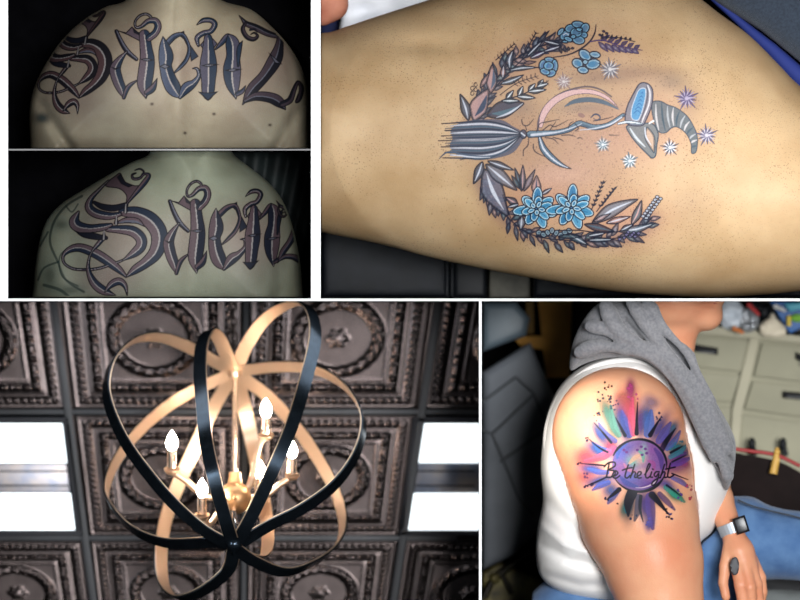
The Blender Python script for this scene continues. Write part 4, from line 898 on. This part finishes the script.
# armhole binding
dm = [(551, 470, 108), (546, 440, 112), (552, 412, 112), (566, 388, 108), (590, 369, 104), (618, 361, 100), (640, 363, 98), (662, 378, 94), (680, 402, 88), (690, 430, 82), (697, 462, 78), (702, 500, 76)]
MB().tube(cr(dm, 5), 3.2).build('armhole_binding', M['cotton'], tank)
M['scarf'] = mat('grey_knit', L(132, 130, 132), .95, bump=.9, bscale=420, sheen=.3, col2=L(112, 112, 116), vscale=150)
osc = [(598, 304), (620, 300), (650, 296), (664, 322), (680, 342), (692, 350), (699, 370), (716, 402), (734, 436), (735, 462), (729, 488), (722, 486), (712, 462), (700, 440), (688, 414), (672, 388), (656, 368), (636, 358), (606, 358), (584, 364), (570, 370), (572, 346), (582, 322)]
X, Z, Y = grid(562, 742, 301.4, 495, 20, 190, 1.8); X0, Z0 = X[:, :, 0], Z[:, :, 0]
u_ = (X0 - 600) * .80 - (Z0 - 300) * .60; v_ = (X0 - 600) * .6 + (Z0 - 300) * .8
rel = 4 * np.sin(u_ * .30 + .6 * np.sin(v_ * .03)) * np.clip((X0 - 620) / 30, 0, 1) + 4 * np.sin(u_ * .62 + 1 + v_ * .01) * np.clip((X0 - 630) / 30, 0, 1) + 5 * G(line_d(X0, Z0, [(612, 335), (625, 320), (645, 345), (690, 392)]), 3) + 4 * np.sin(Z0 * .16 + X0 * .05) * np.clip((625 - X0) / 20, 0, 1)
d2 = poly_sd(X0, Z0, cr(osc, 4, True)); sl_ = 66 + 22 * np.clip((640 - X0) / 60, 0, 1)
fs_ = slab(d2[..., None], Y - (sl_ + 34)[..., None] - rel[..., None] * (Y < 110), 34, 22)
for pp, rr_ in (([(606, 306), (622, 334), (668, 362), (706, 420), (728, 476)], 9), ([(632, 302), (656, 338), (700, 392), (727, 448)], 8), ([(648, 302), (664, 328), (690, 356), (712, 398)], 7), ([(618, 348), (650, 356), (684, 396), (714, 458)], 6), ([(580, 352), (600, 346), (626, 350)], 8), ([(590, 326), (606, 330), (622, 342)], 7)):
    cc = cr(pp, 3); fs_ = smin(fs_, chain(X, Z, Y, [(a_, b_, 60 + 22 * min(max((640 - a_) / 60, 0), 1), rr_ * (.8 + .2 * math.sin(i_))) for i_, (a_, b_) in enumerate(cc)], 1), 1.2)
fs_ = np.maximum(fs_, d2[..., None] - 1)
scf = body('scarf', fs_, (562, 301.4, 20), 1.8, M['scarf'], arm); scf['label'] = 'soft grey draped scarf around the neck'
M['jean'] = mat('blue_denim', L(88, 124, 168), .9, bump=.7, bscale=450, col2=L(64, 100, 148), vscale=18, sheen=.2)
X, Z, Y = grid(532, 838, 480, 640, 60, 260, 2.6)
fj = chain(X, Z, Y, [(690, 574, 175, 52), (735, 540, 160, 43), (800, 546, 150, 32), (850, 560, 150, 30)], 10)
fj = smin(fj, chain(X, Z, Y, [(580, 632, 160, 62), (640, 626, 165, 64), (700, 600, 180, 54)], 10), 12); fj += 1.6 * np.sin(X * .14 + Z * .1) * np.exp(-((X - 735) / 30) ** 2)
tor = slab(poly_sd(X[:, :, 0], Z[:, :, 0], cr(ot, 4, True))[..., None], Y - 142, 76, 60)
fj = np.where(Z < 578, np.maximum(fj, -(tor - 2)), fj)
jn = body('jeans', fj, (532, 480, 60), 2.6, M['jean'], arm); jn['label'] = 'mid blue denim jeans'
MB().tube(cr([(738, 500, 124), (752, 506, 118), (775, 512, 117), (800, 518, 120), (838, 530, 124)], 4), 1.0).build('jeans_seam', M['denim_dark'], jn)
# watch: worn on the wrist, a thing of its own
M['band'] = mat('silver_watch_band', L(176, 186, 194), .4, metal=.35); M['glass_black'] = mat('black_watch_face', L(16, 16, 20), .35, spec=.4)
wt = empty('wristwatch', P(733, 529, 96), 'square black faced wristwatch on a pale silver band', 'watch')
pts = []
for a in np.linspace(0, 2 * PI, 25)[:-1]:
    for q_ in ((-5.5, 12.4), (5.5, 12.4), (5.5, 14), (-5.5, 14)): pts.append((732 + math.cos(a) * q_[1] * .93 + q_[0] * .36, 528 - math.cos(a) * q_[1] * .36 + q_[0] * .93, 98 + math.sin(a) * q_[1]))
F_ = [(i * 4 + s_, i * 4 + (s_ + 1) % 4, ((i + 1) % 24) * 4 + (s_ + 1) % 4, ((i + 1) % 24) * 4 + s_) for i in range(24) for s_ in range(4)]
adopt(mesh_np('band', PA(pts), F_, M['band'], None, False), wt)
def rot_box(cx, cy, w_, h_, ang, d0, d1, bev, seg=3):
    a = math.radians(ang); c_, s_ = math.cos(a), math.sin(a); m_ = MB()
    return m_.prism([(cx + x * c_ - y * s_, cy + x * s_ + y * c_) for x, y in ((-w_, -h_), (w_, -h_), (w_, h_), (-w_, h_))], d0, d1, bev, seg)
rot_box(741, 525, 6.6, 8.5, -18, 78, 90, 2.4).build('case', M['glass_black'], wt)
rot_box(741, 525, 5, 6.5, -18, 77.4, 78.4, .3).build('dial', mat('dial_glass', L(30, 32, 36), .3, spec=.4), wt)
ph = MB().prism(cr([(731, 560), (736, 557), (739, 563), (738, 573), (733, 575), (730, 568)], 3, True), 70, 84, 2).build('key_fob', mat('dark_grey_rubber', L(70, 70, 74), .6))
tag(ph, 'small dark grey object held between thumb and fingers', 'key fob')

# sunburst tattoo
k = Ink(555, 372, 712, 545, 2.0); k.view(560, 370, 3.75); k.cur = 0
V3 = [(255, 150, 34, 66, (226, 96, 110), .8, 0), (265, 70, 16, 34, (206, 84, 140), .75, 0), (230, 110, 26, 30, (224, 120, 110), .5, 0), (100, 330, 44, 40, (226, 100, 124), .65, 0), (190, 290, 22, 30, (230, 80, 92), .8, 0), (100, 400, 40, 26, (222, 110, 130), .5, 0), (180, 165, 22, 58, (104, 156, 138), .75, -20),
      (205, 215, 26, 46, (110, 160, 140), .6, -20), (150, 240, 18, 46, (84, 104, 176), .85, -32), (232, 190, 20, 58, (84, 96, 164), .85, -14), (250, 225, 16, 40, (60, 60, 130), .6, -10), (322, 185, 26, 58, (86, 112, 178), .85, 6), (300, 200, 14, 50, (110, 76, 140), .7, 0),
      (140, 300, 40, 18, (72, 110, 182), .85, 36), (120, 372, 38, 16, (88, 110, 184), .85, 6), (150, 415, 50, 18, (84, 104, 180), .7, -16), (190, 450, 30, 30, (80, 110, 176), .65, 20), (262, 500, 20, 60, (36, 74, 96), .85, 6), (240, 520, 16, 30, (60, 130, 124), .6, 10), (320, 510, 24, 60, (92, 64, 140), .85, -10),
      (336, 575, 14, 24, (94, 84, 170), .8, 10), (370, 220, 22, 60, (100, 90, 158), .7, 30), (400, 255, 26, 50, (92, 70, 150), .75, 36), (450, 320, 50, 20, (88, 60, 140), .75, -24), (436, 290, 34, 18, (50, 130, 140), .75, -24), (430, 360, 60, 34, (150, 76, 150), .6, -6), (430, 470, 30, 16, (60, 160, 128), .75, 32),
      (400, 430, 36, 20, (84, 96, 176), .6, 30), (470, 350, 16, 14, (196, 80, 140), .6, 0), (360, 480, 30, 16, (40, 44, 66), .7, 50), (345, 120, 30, 20, (200, 160, 184), .5, 20), (425, 215, 14, 22, (70, 130, 160), .6, 30)]
k.part('paint_wash', 'watercolour splashes of pink, blue, purple and teal')
for x, y, a, b, c, al, an in V3: k.soft(x, y, a, b, tuple(v * .82 for v in c), min(1, al * 1.25), an)
rg = random.Random(3)
PET = [([(196, 262), (160, 236), (136, 196)], 24, (70, 88, 160)), ([(176, 300), (140, 292), (112, 268)], 22, (66, 104, 176)), ([(168, 380), (130, 378), (96, 366)], 20, (76, 96, 176)), ([(172, 418), (140, 430), (112, 446)], 22, (70, 88, 166)), ([(250, 238), (236, 200), (222, 152)], 34, (62, 78, 146)), ([(210, 240), (190, 200), (180, 130)], 26, (88, 140, 124)),
       ([(318, 236), (326, 195), (332, 150)], 36, (76, 102, 170)), ([(265, 235), (258, 180), (262, 100)], 26, (206, 80, 110)), ([(360, 262), (382, 230), (404, 194)], 30, (84, 78, 146)), ([(392, 290), (420, 262), (440, 226)], 24, (66, 84, 150)), ([(404, 322), (440, 300), (468, 276)], 22, (44, 116, 130)), ([(412, 350), (446, 340), (482, 324)], 24, (78, 54, 132)),
       ([(412, 400), (446, 416), (470, 436)], 20, (84, 90, 160)), ([(388, 436), (424, 462), (456, 490)], 26, (52, 140, 116)), ([(364, 460), (392, 490), (420, 520)], 22, (70, 54, 110)), ([(325, 470), (330, 520), (338, 590)], 36, (76, 54, 124)), ([(285, 470), (282, 520), (270, 560)], 26, (44, 60, 84)), ([(246, 462), (240, 500), (238, 530)], 22, (40, 92, 104)), ([(208, 446), (186, 474), (170, 496)], 24, (64, 84, 150)), ([(190, 290), (150, 320), (84, 336)], 30, (204, 84, 108))]
for p, w_, c in PET: k.stroke([(x + 10, y + 4) for x, y in p], [w_ * .8, w_, w_ * .35], c, tuple(min(255, v * 1.15) for v in c), alpha=.62)
k.part('paint_spatter', 'small ink spatter dots around the sunburst')
for cx, cy, rx, ry, n, c in ((182, 60, 16, 14, 7, (40, 34, 44)), (165, 100, 26, 24, 14, (70, 64, 74)), (145, 165, 20, 26, 7, (60, 50, 70)), (205, 140, 14, 26, 8, (60, 60, 80)), (270, 80, 24, 34, 14, (190, 70, 130)), (370, 175, 14, 14, 8, (50, 56, 90)), (440, 290, 26, 26, 14, (50, 110, 130)), (485, 465, 12, 34, 12, (196, 60, 90)),
                            (455, 470, 18, 24, 8, (96, 60, 140)), (100, 265, 8, 16, 6, (60, 50, 70)), (95, 395, 8, 12, 5, (70, 50, 80)), (70, 352, 18, 5, 5, (40, 40, 50)), (110, 432, 22, 8, 7, (50, 40, 60)), (180, 485, 14, 8, 5, (50, 40, 60)), (220, 495, 10, 10, 2, (30, 26, 40)), (410, 535, 14, 26, 9, (70, 60, 120)), (330, 570, 14, 14, 5, (80, 70, 150)), (275, 550, 14, 12, 4, (40, 50, 80)), (440, 130, 8, 8, 0, (0, 0, 0)), (400, 540, 20, 24, 6, (30, 28, 40))):
    for _ in range(n): r0 = rg.uniform(1.6, 4.6); k.blob(cx + rg.uniform(-rx, rx), cy + rg.uniform(-ry, ry), r0, r0 * rg.uniform(.7, 1.3), 0, c, alpha=.9)
k.part('sun_ray', None)
RAYS = [([(244, 246), (228, 215), (208, 178)], [12, 9, 2]), ([(287, 238), (288, 190), (291, 120)], [15, 9, 2]), ([(338, 244), (355, 215), (378, 178)], [16, 10, 2]), ([(382, 298), (402, 262), (434, 218)], [18, 16, 3]), ([(192, 272), (162, 236), (128, 198)], [9, 7, 2]), ([(178, 308), (145, 290), (108, 258)], [8, 6, 2]), ([(165, 358), (120, 354), (75, 350)], [5, 5, 1.5]),
        ([(168, 405), (135, 420), (98, 434)], [6, 6, 2]), ([(420, 388), (450, 400), (480, 411)], [5, 4, 2]), ([(400, 432), (425, 450), (452, 472)], [8, 6, 3]), ([(345, 468), (378, 505), (408, 542)], [24, 14, 3]), ([(303, 474), (300, 520), (312, 570)], [12, 10, 2]), ([(270, 462), (256, 500), (256, 548)], [36, 30, 5]), ([(222, 448), (200, 466), (176, 486)], [16, 12, 3]), ([(415, 310), (440, 296), (462, 284)], [8, 9, 2]), ([(420, 345), (450, 330), (476, 318)], [6, 6, 2])]
for i, (p, w_) in enumerate(RAYS):
    k.names.append(('sun_ray', None)); k.cur = len(k.names) - 1; k.stroke(p, [x * 1.1 for x in w_], (26, 24, 36))
k.part('sun_disc', 'dark outlined round sun filled with purple, blue and teal washes')
k.blob(296, 358, 100, 95, 0, (112, 84, 136))
for x, y, a, b, c, al, an in ((230, 320, 34, 40, (84, 96, 170), .8, 20), (262, 300, 30, 22, (70, 60, 130), .7, 0), (300, 330, 30, 26, (206, 160, 140), .9, 20), (270, 345, 22, 18, (96, 160, 140), .8, 30), (340, 300, 34, 26, (130, 76, 140), .8, 0), (360, 350, 34, 34, (130, 80, 150), .7, 0), (310, 380, 30, 14, (220, 170, 150), .6, 0), (260, 400, 50, 24, (80, 96, 170), .8, 10),
                              (330, 425, 50, 22, (90, 60, 140), .8, 0), (230, 370, 26, 30, (150, 90, 140), .6, 0), (350, 395, 40, 24, (170, 100, 150), .6, 0), (316, 300, 12, 24, (120, 180, 160), .5, 0)): k.soft(x, y, a, b, c, al, an)
for p, w_, c in (([(214, 330), (222, 296), (250, 276)], 20, (56, 84, 156)), ([(226, 400), (250, 424), (290, 438)], 20, (56, 70, 140)), ([(300, 440), (340, 430), (372, 400)], 18, (86, 48, 120)), ([(380, 370), (378, 330), (356, 296)], 20, (70, 50, 120)), ([(260, 350), (280, 330), (300, 318)], 18, (196, 150, 120)), ([(292, 300), (310, 320), (312, 344)], 14, (70, 150, 136)), ([(240, 352), (256, 372), (290, 384)], 14, (180, 110, 140)), ([(330, 340), (350, 350), (352, 376)], 16, (150, 70, 130))): k.stroke(p, [w_ * .4, w_, w_ * .5], c, alpha=.75)
for x, y in ((240, 300), (250, 308), (305, 288), (320, 296), (308, 318), (290, 300), (325, 312)): k.blob(x, y, 6, 5, 0, (90, 44, 110))
k.stroke([(296 + 104 * math.cos(a), 358 + 98 * math.sin(a)) for a in np.linspace(-2.75, .1, 16)], [4, 8, 10, 9, 8, 8, 9, 10, 10, 9, 8, 8, 9, 9, 6, 3], (24, 24, 34))
k.stroke([(296 + 104 * math.cos(a), 358 + 98 * math.sin(a)) for a in np.linspace(.45, 2.65, 14)], [4, 8, 11, 12, 12, 11, 10, 9, 8, 7, 6, 5, 4, 3], (24, 24, 34))
k.stroke([(296 + 90 * math.cos(a), 358 + 84 * math.sin(a)) for a in np.linspace(.5, 1.7, 8)], [1, 3, 4, 4, 4, 3, 2, 1], (220, 190, 210))
TX = (14, 12, 18)
def wrd(lbl, strokes, w_=6):
    k.part('handwritten_word', lbl)
    for st in strokes: k.stroke(st, w_, TX, n=5)
wrd('handwritten word Be', [[(184, 350), (180, 374), (174, 402)], [(166, 362), (182, 348), (204, 346), (206, 360), (184, 374), (204, 378), (206, 392), (190, 402), (172, 402)], [(194, 398), (208, 396), (217, 386), (209, 378), (199, 388), (200, 402), (212, 405), (224, 396)]])
wrd('handwritten word the', [[(256, 356), (248, 380), (244, 400), (252, 405), (262, 396)], [(234, 376), (250, 370), (270, 366)], [(280, 354), (272, 380), (264, 404)], [(266, 396), (276, 382), (283, 386), (280, 402), (290, 402)], [(290, 398), (302, 392), (304, 383), (295, 382), (289, 394), (294, 405), (304, 404)]])
wrd('handwritten word light', [[(318, 392), (330, 374), (338, 356), (333, 352), (325, 372), (321, 398), (328, 405), (338, 398)], [(344, 382), (339, 400), (347, 402)], [(347, 371), (349, 373)], [(372, 382), (360, 382), (353, 393), (360, 400), (370, 388), (367, 408), (354, 430), (344, 430), (352, 416), (376, 402)], [(392, 354), (384, 380), (376, 404)], [(378, 396), (388, 382), (394, 387), (391, 402), (400, 402)], [(414, 350), (406, 382), (404, 398), (412, 403), (426, 394)], [(396, 372), (414, 368), (432, 364)]])
lay_ink(k, depth_map(arm, 552, 370, 714, 547, 2), M['ink_fresh'], arm, None, gain=.7)

# ------------------------------------------------------------------ behind her
M['chair'] = mat('charcoal_vinyl', L(88, 92, 98), .6, spec=.3, var=.12, vscale=10, bump=.2)
M['chair_br'] = mat('brown_charcoal_vinyl', L(66, 60, 58), .5, var=.1)
cbk = MB().prism([(482.3, 372), (530, 342), (556, 400), (564, 470), (550, 520), (512, 556), (482.3, 570)], 330, 372, 9).build('client_chair', M['chair'])
tag(cbk, 'charcoal padded backrest of a tattoo chair behind the seated person', 'chair')
sm_ = MB()
for p in ([(482.6, 402, 329), (516, 377, 329)], [(492, 434, 329), (534, 394, 329)], [(500, 462, 329), (548, 428, 329)], [(516, 377, 329), (534, 394, 329), (548, 428, 329), (556, 470, 329)], [(482.6, 430, 329), (492, 434, 329), (520, 500, 329), (534, 516, 329)]): sm_.tube(p, 1.6, 8)
sm_.build('stitched_seam', mat('seam_grey', L(62, 66, 70), .6), cbk)
tag(MB().prism([(482.3, 302), (516, 302), (530, 318), (526, 336), (482.3, 352)], 322, 356, 8).build('headrest', mat('slate_vinyl', L(72, 84, 92), .5, var=.1)), 'slate grey headrest pad in the upper left corner of the arm picture', 'headrest')
M['wood'] = mat('golden_brown_wood', L(214, 160, 78), .7, spec=.2, col2=L(170, 122, 54), vscale=5)
wd = empty('wooden_shelf', P(545, 375, 420), 'golden brown wooden shelf upright behind the tattoo chair', 'shelf')
MB().prism([(538, 301.5), (572, 301.5), (570, 378), (546, 378)], 400, 416, 1).build('side_panel', M['wood'], wd)
MB().prism([(512, 336), (546, 336), (556, 352), (520, 346)], 398, 410, 1).build('shelf_board', M['wood'], wd)
MB().prism([(526, 301.5), (534, 301.5), (534, 334), (526, 334)], 424, 436, 1).build('upright', mat('light_wood', L(120, 92, 46), .6, spec=.2), wd)
tag(MB().prism([(574, 301.5), (600, 301.5), (592, 330), (576, 368)], 440, 450, 2).build('dark_cupboard', mat('dark_brown_wood', L(40, 24, 12), .6, var=.3)), 'dark brown cupboard edge between the wooden shelf and the scarf', 'cupboard')
M['olive'] = mat('olive_brass', L(132, 122, 72), .5, col2=L(54, 46, 26), vscale=22, metal=.3)
bs = empty('reclining_mechanism', P(505, 590, 380), 'olive metal mechanism under the tattoo chair at the lower left', 'chair base')
MB().prism([(482.3, 572), (500, 562), (540, 580), (560, 640), (482.3, 640)], 386, 410, 4).build('footplate', M['olive'], bs)
MB().tube(cr([(484, 598, 380), (494, 579, 380), (516, 562, 380), (530, 552, 380)], 5), 4).tube([(500, 570, 380), (512, 594, 380)], 3).build('lever', mat('dark_metal', L(34, 30, 22), .4, metal=.6), bs)
MB().ball(495, 578, 378, 6).build('bolt', M['olive'], bs)
M['cream'] = mat('cream_enamel', L(146, 143, 122), .6, spec=.2, var=.03); M['cream_edge'] = mat('cream_frame', L(170, 165, 143), .6, spec=.2)
cab = empty('filing_cabinet', P(760, 450, 400), 'cream metal drawer cabinet with black pull handles', 'cabinet')
MB().prism([(655, 326), (838, 344), (838, 520), (655, 500)], 392, 452, 1).build('body', M['cream'], cab)
MB().prism([(655, 322), (720, 327), (838, 340), (838, 347), (720, 335), (655, 330)], 380, 456, 1.4).build('cabinet_top', M['cream_edge'], cab)
MB().prism([(750, 338), (760, 339), (742, 412), (736, 500), (728, 500), (732, 410)], 384, 396, 1).build('divider', M['cream_edge'], cab)
for q, hn in ((((690, 336), (749, 341), (741, 372), (690, 366)), (694, 346, 718, 352)), (((690, 371), (740, 376), (732, 402), (690, 400)), None), (((762, 343), (838, 350), (838, 386), (754, 376)), (796, 354, 812, 364)), (((753, 381), (838, 391), (838, 422), (744, 409)), (783, 393, 806, 397)), (((742, 414), (838, 428), (838, 500), (736, 500)), None), (((690, 405), (731, 407), (726, 500), (690, 500)), None)):
    dr = MB().prism(q, 385, 392, 1).build('drawer', M['cream'], cab)
    if hn: MB().prism([(hn[0], hn[1] - 2), (hn[2], hn[3] - 4), (hn[2], hn[3] + 3), (hn[0], hn[1] + 5)], 378, 386, 1.6).build('handle', mat('black_pull', L(14, 14, 15), .6, spec=.15), dr); MB().prism([(hn[0] + 4, hn[3] - 1), (hn[2] - 3, hn[3]), (hn[2] - 3, hn[3] + 1.6), (hn[0] + 4, hn[3] + .6)], 376, 379, .4).build('grip', mat('dull_steel', L(90, 92, 95), .6, spec=.2), dr)
# things on the cabinet top
M['bag'] = mat('crinkled_plastic', L(214, 222, 230), .35, bump=1, bscale=60); M['blue'] = mat('blue_card', L(40, 100, 170), .6)
tag(lumpy('plastic_bag', [(722, 303), (736, 300), (744, 310), (742, 326), (726, 330), (719, 318)], 372, 8, 7, 3, .3, M['bag'], 1.8, 5), 'crinkled pale plastic bag on the cabinet top near the chin', 'bag')
tag(lumpy('foil_pack', [(740, 312), (752, 306), (760, 316), (756, 330), (742, 332)], 368, 7, 6, 3, .35, mat('silver_foil', L(170, 174, 178), .3, metal=.5), 1.8, 6), 'silver foil pack between the plastic bag and the white pouch', 'pack')
tag(lumpy('cloth_pouch', [(759, 326), (768, 318), (772, 312), (778, 320), (786, 328), (784, 337), (764, 337)], 366, 8, 7, 2, .3, mat('ivory_cloth', L(226, 214, 190), .8), 1.8, 7), 'ivory cloth pouch with a knotted top on the cabinet', 'pouch')
for q, c, lb in (([(770, 301.6), (796, 301.6), (812, 322), (790, 334)], (30, 92, 160), 'blue box at the right end of the cabinet top'), ([(784, 304), (802, 302), (806, 308), (790, 312)], (70, 170, 190), 'turquoise carton lying on the blue box')):
    tag(MB().prism(q, 372 if c[0] == 30 else 364, 384 if c[0] == 30 else 371, 1.5).build('carton', mat('card', L(*c), .5)), lb, 'box')
tag(MB().ball(798, 318, 366, 8, 4.5, 4).build('green_pad', mat('lime_sponge', L(130, 190, 70), .8)), 'lime green oval sponge on the blue box', 'sponge')
for x, y, rx, ry, lb in ((722, 322, 6, 7, 'black bottle cap cluster beside the chin'), (752, 306, 10, 6, 'black pouch at the top edge behind the foil pack'), (764, 312, 7, 9, 'black tube leaning left of the ivory pouch')):
    tag(MB().ball(x, y, 384, rx, ry, 6).ball(x + rx * .7, y + ry * .4, 382, rx * .6, ry * .7, 5).build('black_pouch', M['leather_dark']), lb, 'pouch')
tag(MB().prism([(690, 301.6), (840, 301.6), (840, 336), (690, 322)], 420, 440, 2).build('backsplash', mat('dark_clutter', L(40, 40, 42), .7, col2=L(90, 86, 84), vscale=22)), 'dark shelf unit behind the clutter on the cabinet', 'shelf')
for nm, lb, ct_, pts_, c_ in (('marker_pen', 'red marker pen leaning behind the silver foil pack', 'pen', [(748, 304, 362), (758, 314, 360)], (190, 50, 50)), ('ink_bottle', 'small yellow capped ink bottle at the right end of the cabinet top', 'bottle', [(789, 326, 362), (789, 316, 362)], (226, 196, 70)),
                         ('tape_roll', 'white rolled tape lying in front of the blue box', 'tape', [(774, 306, 360), (784, 310, 358)], (226, 226, 222)), ('glove_box_tube', 'orange tube beside the plastic bag', 'tube', [(733, 328, 360), (742, 332, 358)], (206, 120, 60))):
    o_ = MB().tube(pts_, [2.6, 2.8, 2.2]).tube([pts_[-1], (pts_[-1][0] + 1.5, pts_[-1][1] + 1.5, pts_[-1][2])], 1.6).build(nm.replace('glove_box_tube', 'ointment_tube'), mat(nm + '_paint', L(*c_), .5)); tag(o_, lb, ct_)
M['handbag'] = mat('brown_leather', L(24, 15, 14), .7, var=.2, bump=.2, spec=.1)
hb = MB().prism(cr([(722, 452), (745, 455), (780, 462), (812, 480), (838, 500), (838, 536), (780, 522), (724, 505), (716, 480)], 4, True), 250, 300, 12).build('handbag', M['handbag'])
tag(hb, 'dark brown leather bag with gold tassel above the knee', 'bag')
MB().tube(cr([(728, 448, 244), (750, 451, 244), (776, 455, 246), (800, 466, 246)], 4), 2).build('red_piping', mat('red_trim', L(150, 34, 34), .5), hb)
tz = MB().tube(cr([(777, 448, 244), (776, 458, 242), (773, 474, 240)], 4), [2.2, 3.4, 4.6]).ball(777, 452, 242, 3.4).tube([(775, 474, 241), (778, 458, 241)], 2.4).build('tassel', mat('gold_tassel', L(206, 162, 80), .5), hb)
for x in (752, 783): tag(MB().ball(x, 444, 366, 4, 7, 4).tube([(x, 444, 366), (x + 3, 456, 366)], 3).build('stacked_spool', M['leather_dark']), 'dark spool standing in front of the cabinet, %s one' % ('left' if x == 752 else 'right'), 'spool')
tag(MB().prism([(745, 560), (838, 560), (838, 650), (745, 650)], 300, 310, 2).build('grey_mat', mat('grey_floor_mat', L(110, 116, 116), .7, var=.1)), 'grey floor patch at the lower right corner beyond the hand', 'mat')
tag(MB().prism(cr([(744, 566), (800, 572), (838, 578), (838, 594), (790, 590), (750, 588)], 4, True), 236, 262, 5).build('chair_seat_edge', M['leather_dark']), 'black seat edge just below the jeans knee', 'stool')

# ================================================================== LIGHT AND CAMERA
def light(kind, name, loc, target, energy, size=.3, col=(1, 1, 1), spot=None, blend=.5, sy=None):
    l = bpy.data.lights.new(name, kind); l.energy = energy; l.color = col
    if kind == 'AREA':
        l.size = size
        if sy: l.shape = 'RECTANGLE'; l.size_y = sy
    elif kind == 'SPOT': l.spot_size = math.radians(spot); l.spot_blend = blend; l.shadow_soft_size = size
    elif kind == 'SUN': l.angle = size
    else: l.shadow_soft_size = size
    o = bpy.data.objects.new(name, l); C.objects.link(o); o.location = loc
    o.rotation_euler = (Vector(target) - Vector(loc)).to_track_quat('-Z', 'Y').to_euler(); return o
light('SUN', 'frontal_fill', (2.1, -10, .5), (0, 0, 0), 3.1, .28)  # added sun lamp from the front, keeps the white trim bright
light('SPOT', 'flash_upper_back', tuple(np.add(P(185, 45, 0), (0, -2.2, .1))), P(200, 66, 60), 300, .04, (1, .96, .88), 13.5, 1)
light('SPOT', 'flash_lower_back', tuple(np.add(P(190, 200, 0), (0, -2.2, .1))), P(185, 226, 60), 210, .04, (.98, 1, .95), 13, 1)
light('SPOT', 'lamp_over_thigh', tuple(np.add(P(720, 60, 0), (.2, -2.4, .3))), P(740, 185, 0), 230, .15, (1, .99, .97), 22, 1)
light('SPOT', 'lamp_over_shoulder', tuple(np.add(P(540, 400, 0), (-.75, -1.7, .35))), P(576, 436, 20), 560, .05, (1, .96, .88), 11, 1)
light('AREA', 'glint_fill_left', (-1.6, -1.6, -.3), P(235, 450, 150), 14, .25, (.85, .93, 1), sy=.9)  # added area lamp, gives the dark hoops cool glints
light('AREA', 'glint_fill_right', (.9, -1.8, -.2), P(235, 450, 150), 14, .25, (.85, .93, 1), sy=.9)  # second added lamp, hoop highlights from the right front
light('AREA', 'glint_fill_top', P(235, 303, 110), P(235, 400, 110), 2.5, 1.0, (.88, .94, 1), sy=.18)  # added unseen lamp, for upper hoop glints and the top tile row
w = bpy.data.worlds.new('World'); bpy.context.scene.world = w; w.use_nodes = True
w.node_tree.nodes['Background'].inputs[0].default_value = (.8, .9, 1, 1); w.node_tree.nodes['Background'].inputs[1].default_value = .12
cam = bpy.data.cameras.new('camera'); co = bpy.data.objects.new('camera', cam); C.objects.link(co)
co.location = (0, -D, 0); co.rotation_euler = (PI / 2, 0, 0); cam.sensor_width = 36; cam.lens = 36 * D / 2.0; cam.clip_end = 100; cam.clip_start = 1
cam.dof.use_dof = True; cam.dof.focus_distance = D + .08; cam.dof.aperture_fstop = 1.3
sc = bpy.context.scene; sc.camera = co
sc.view_settings.view_transform = 'Standard'; sc.view_settings.look = 'None'; sc.view_settings.exposure = 0; sc.view_settings.gamma = 1; sc.view_settings.use_curve_mapping = False
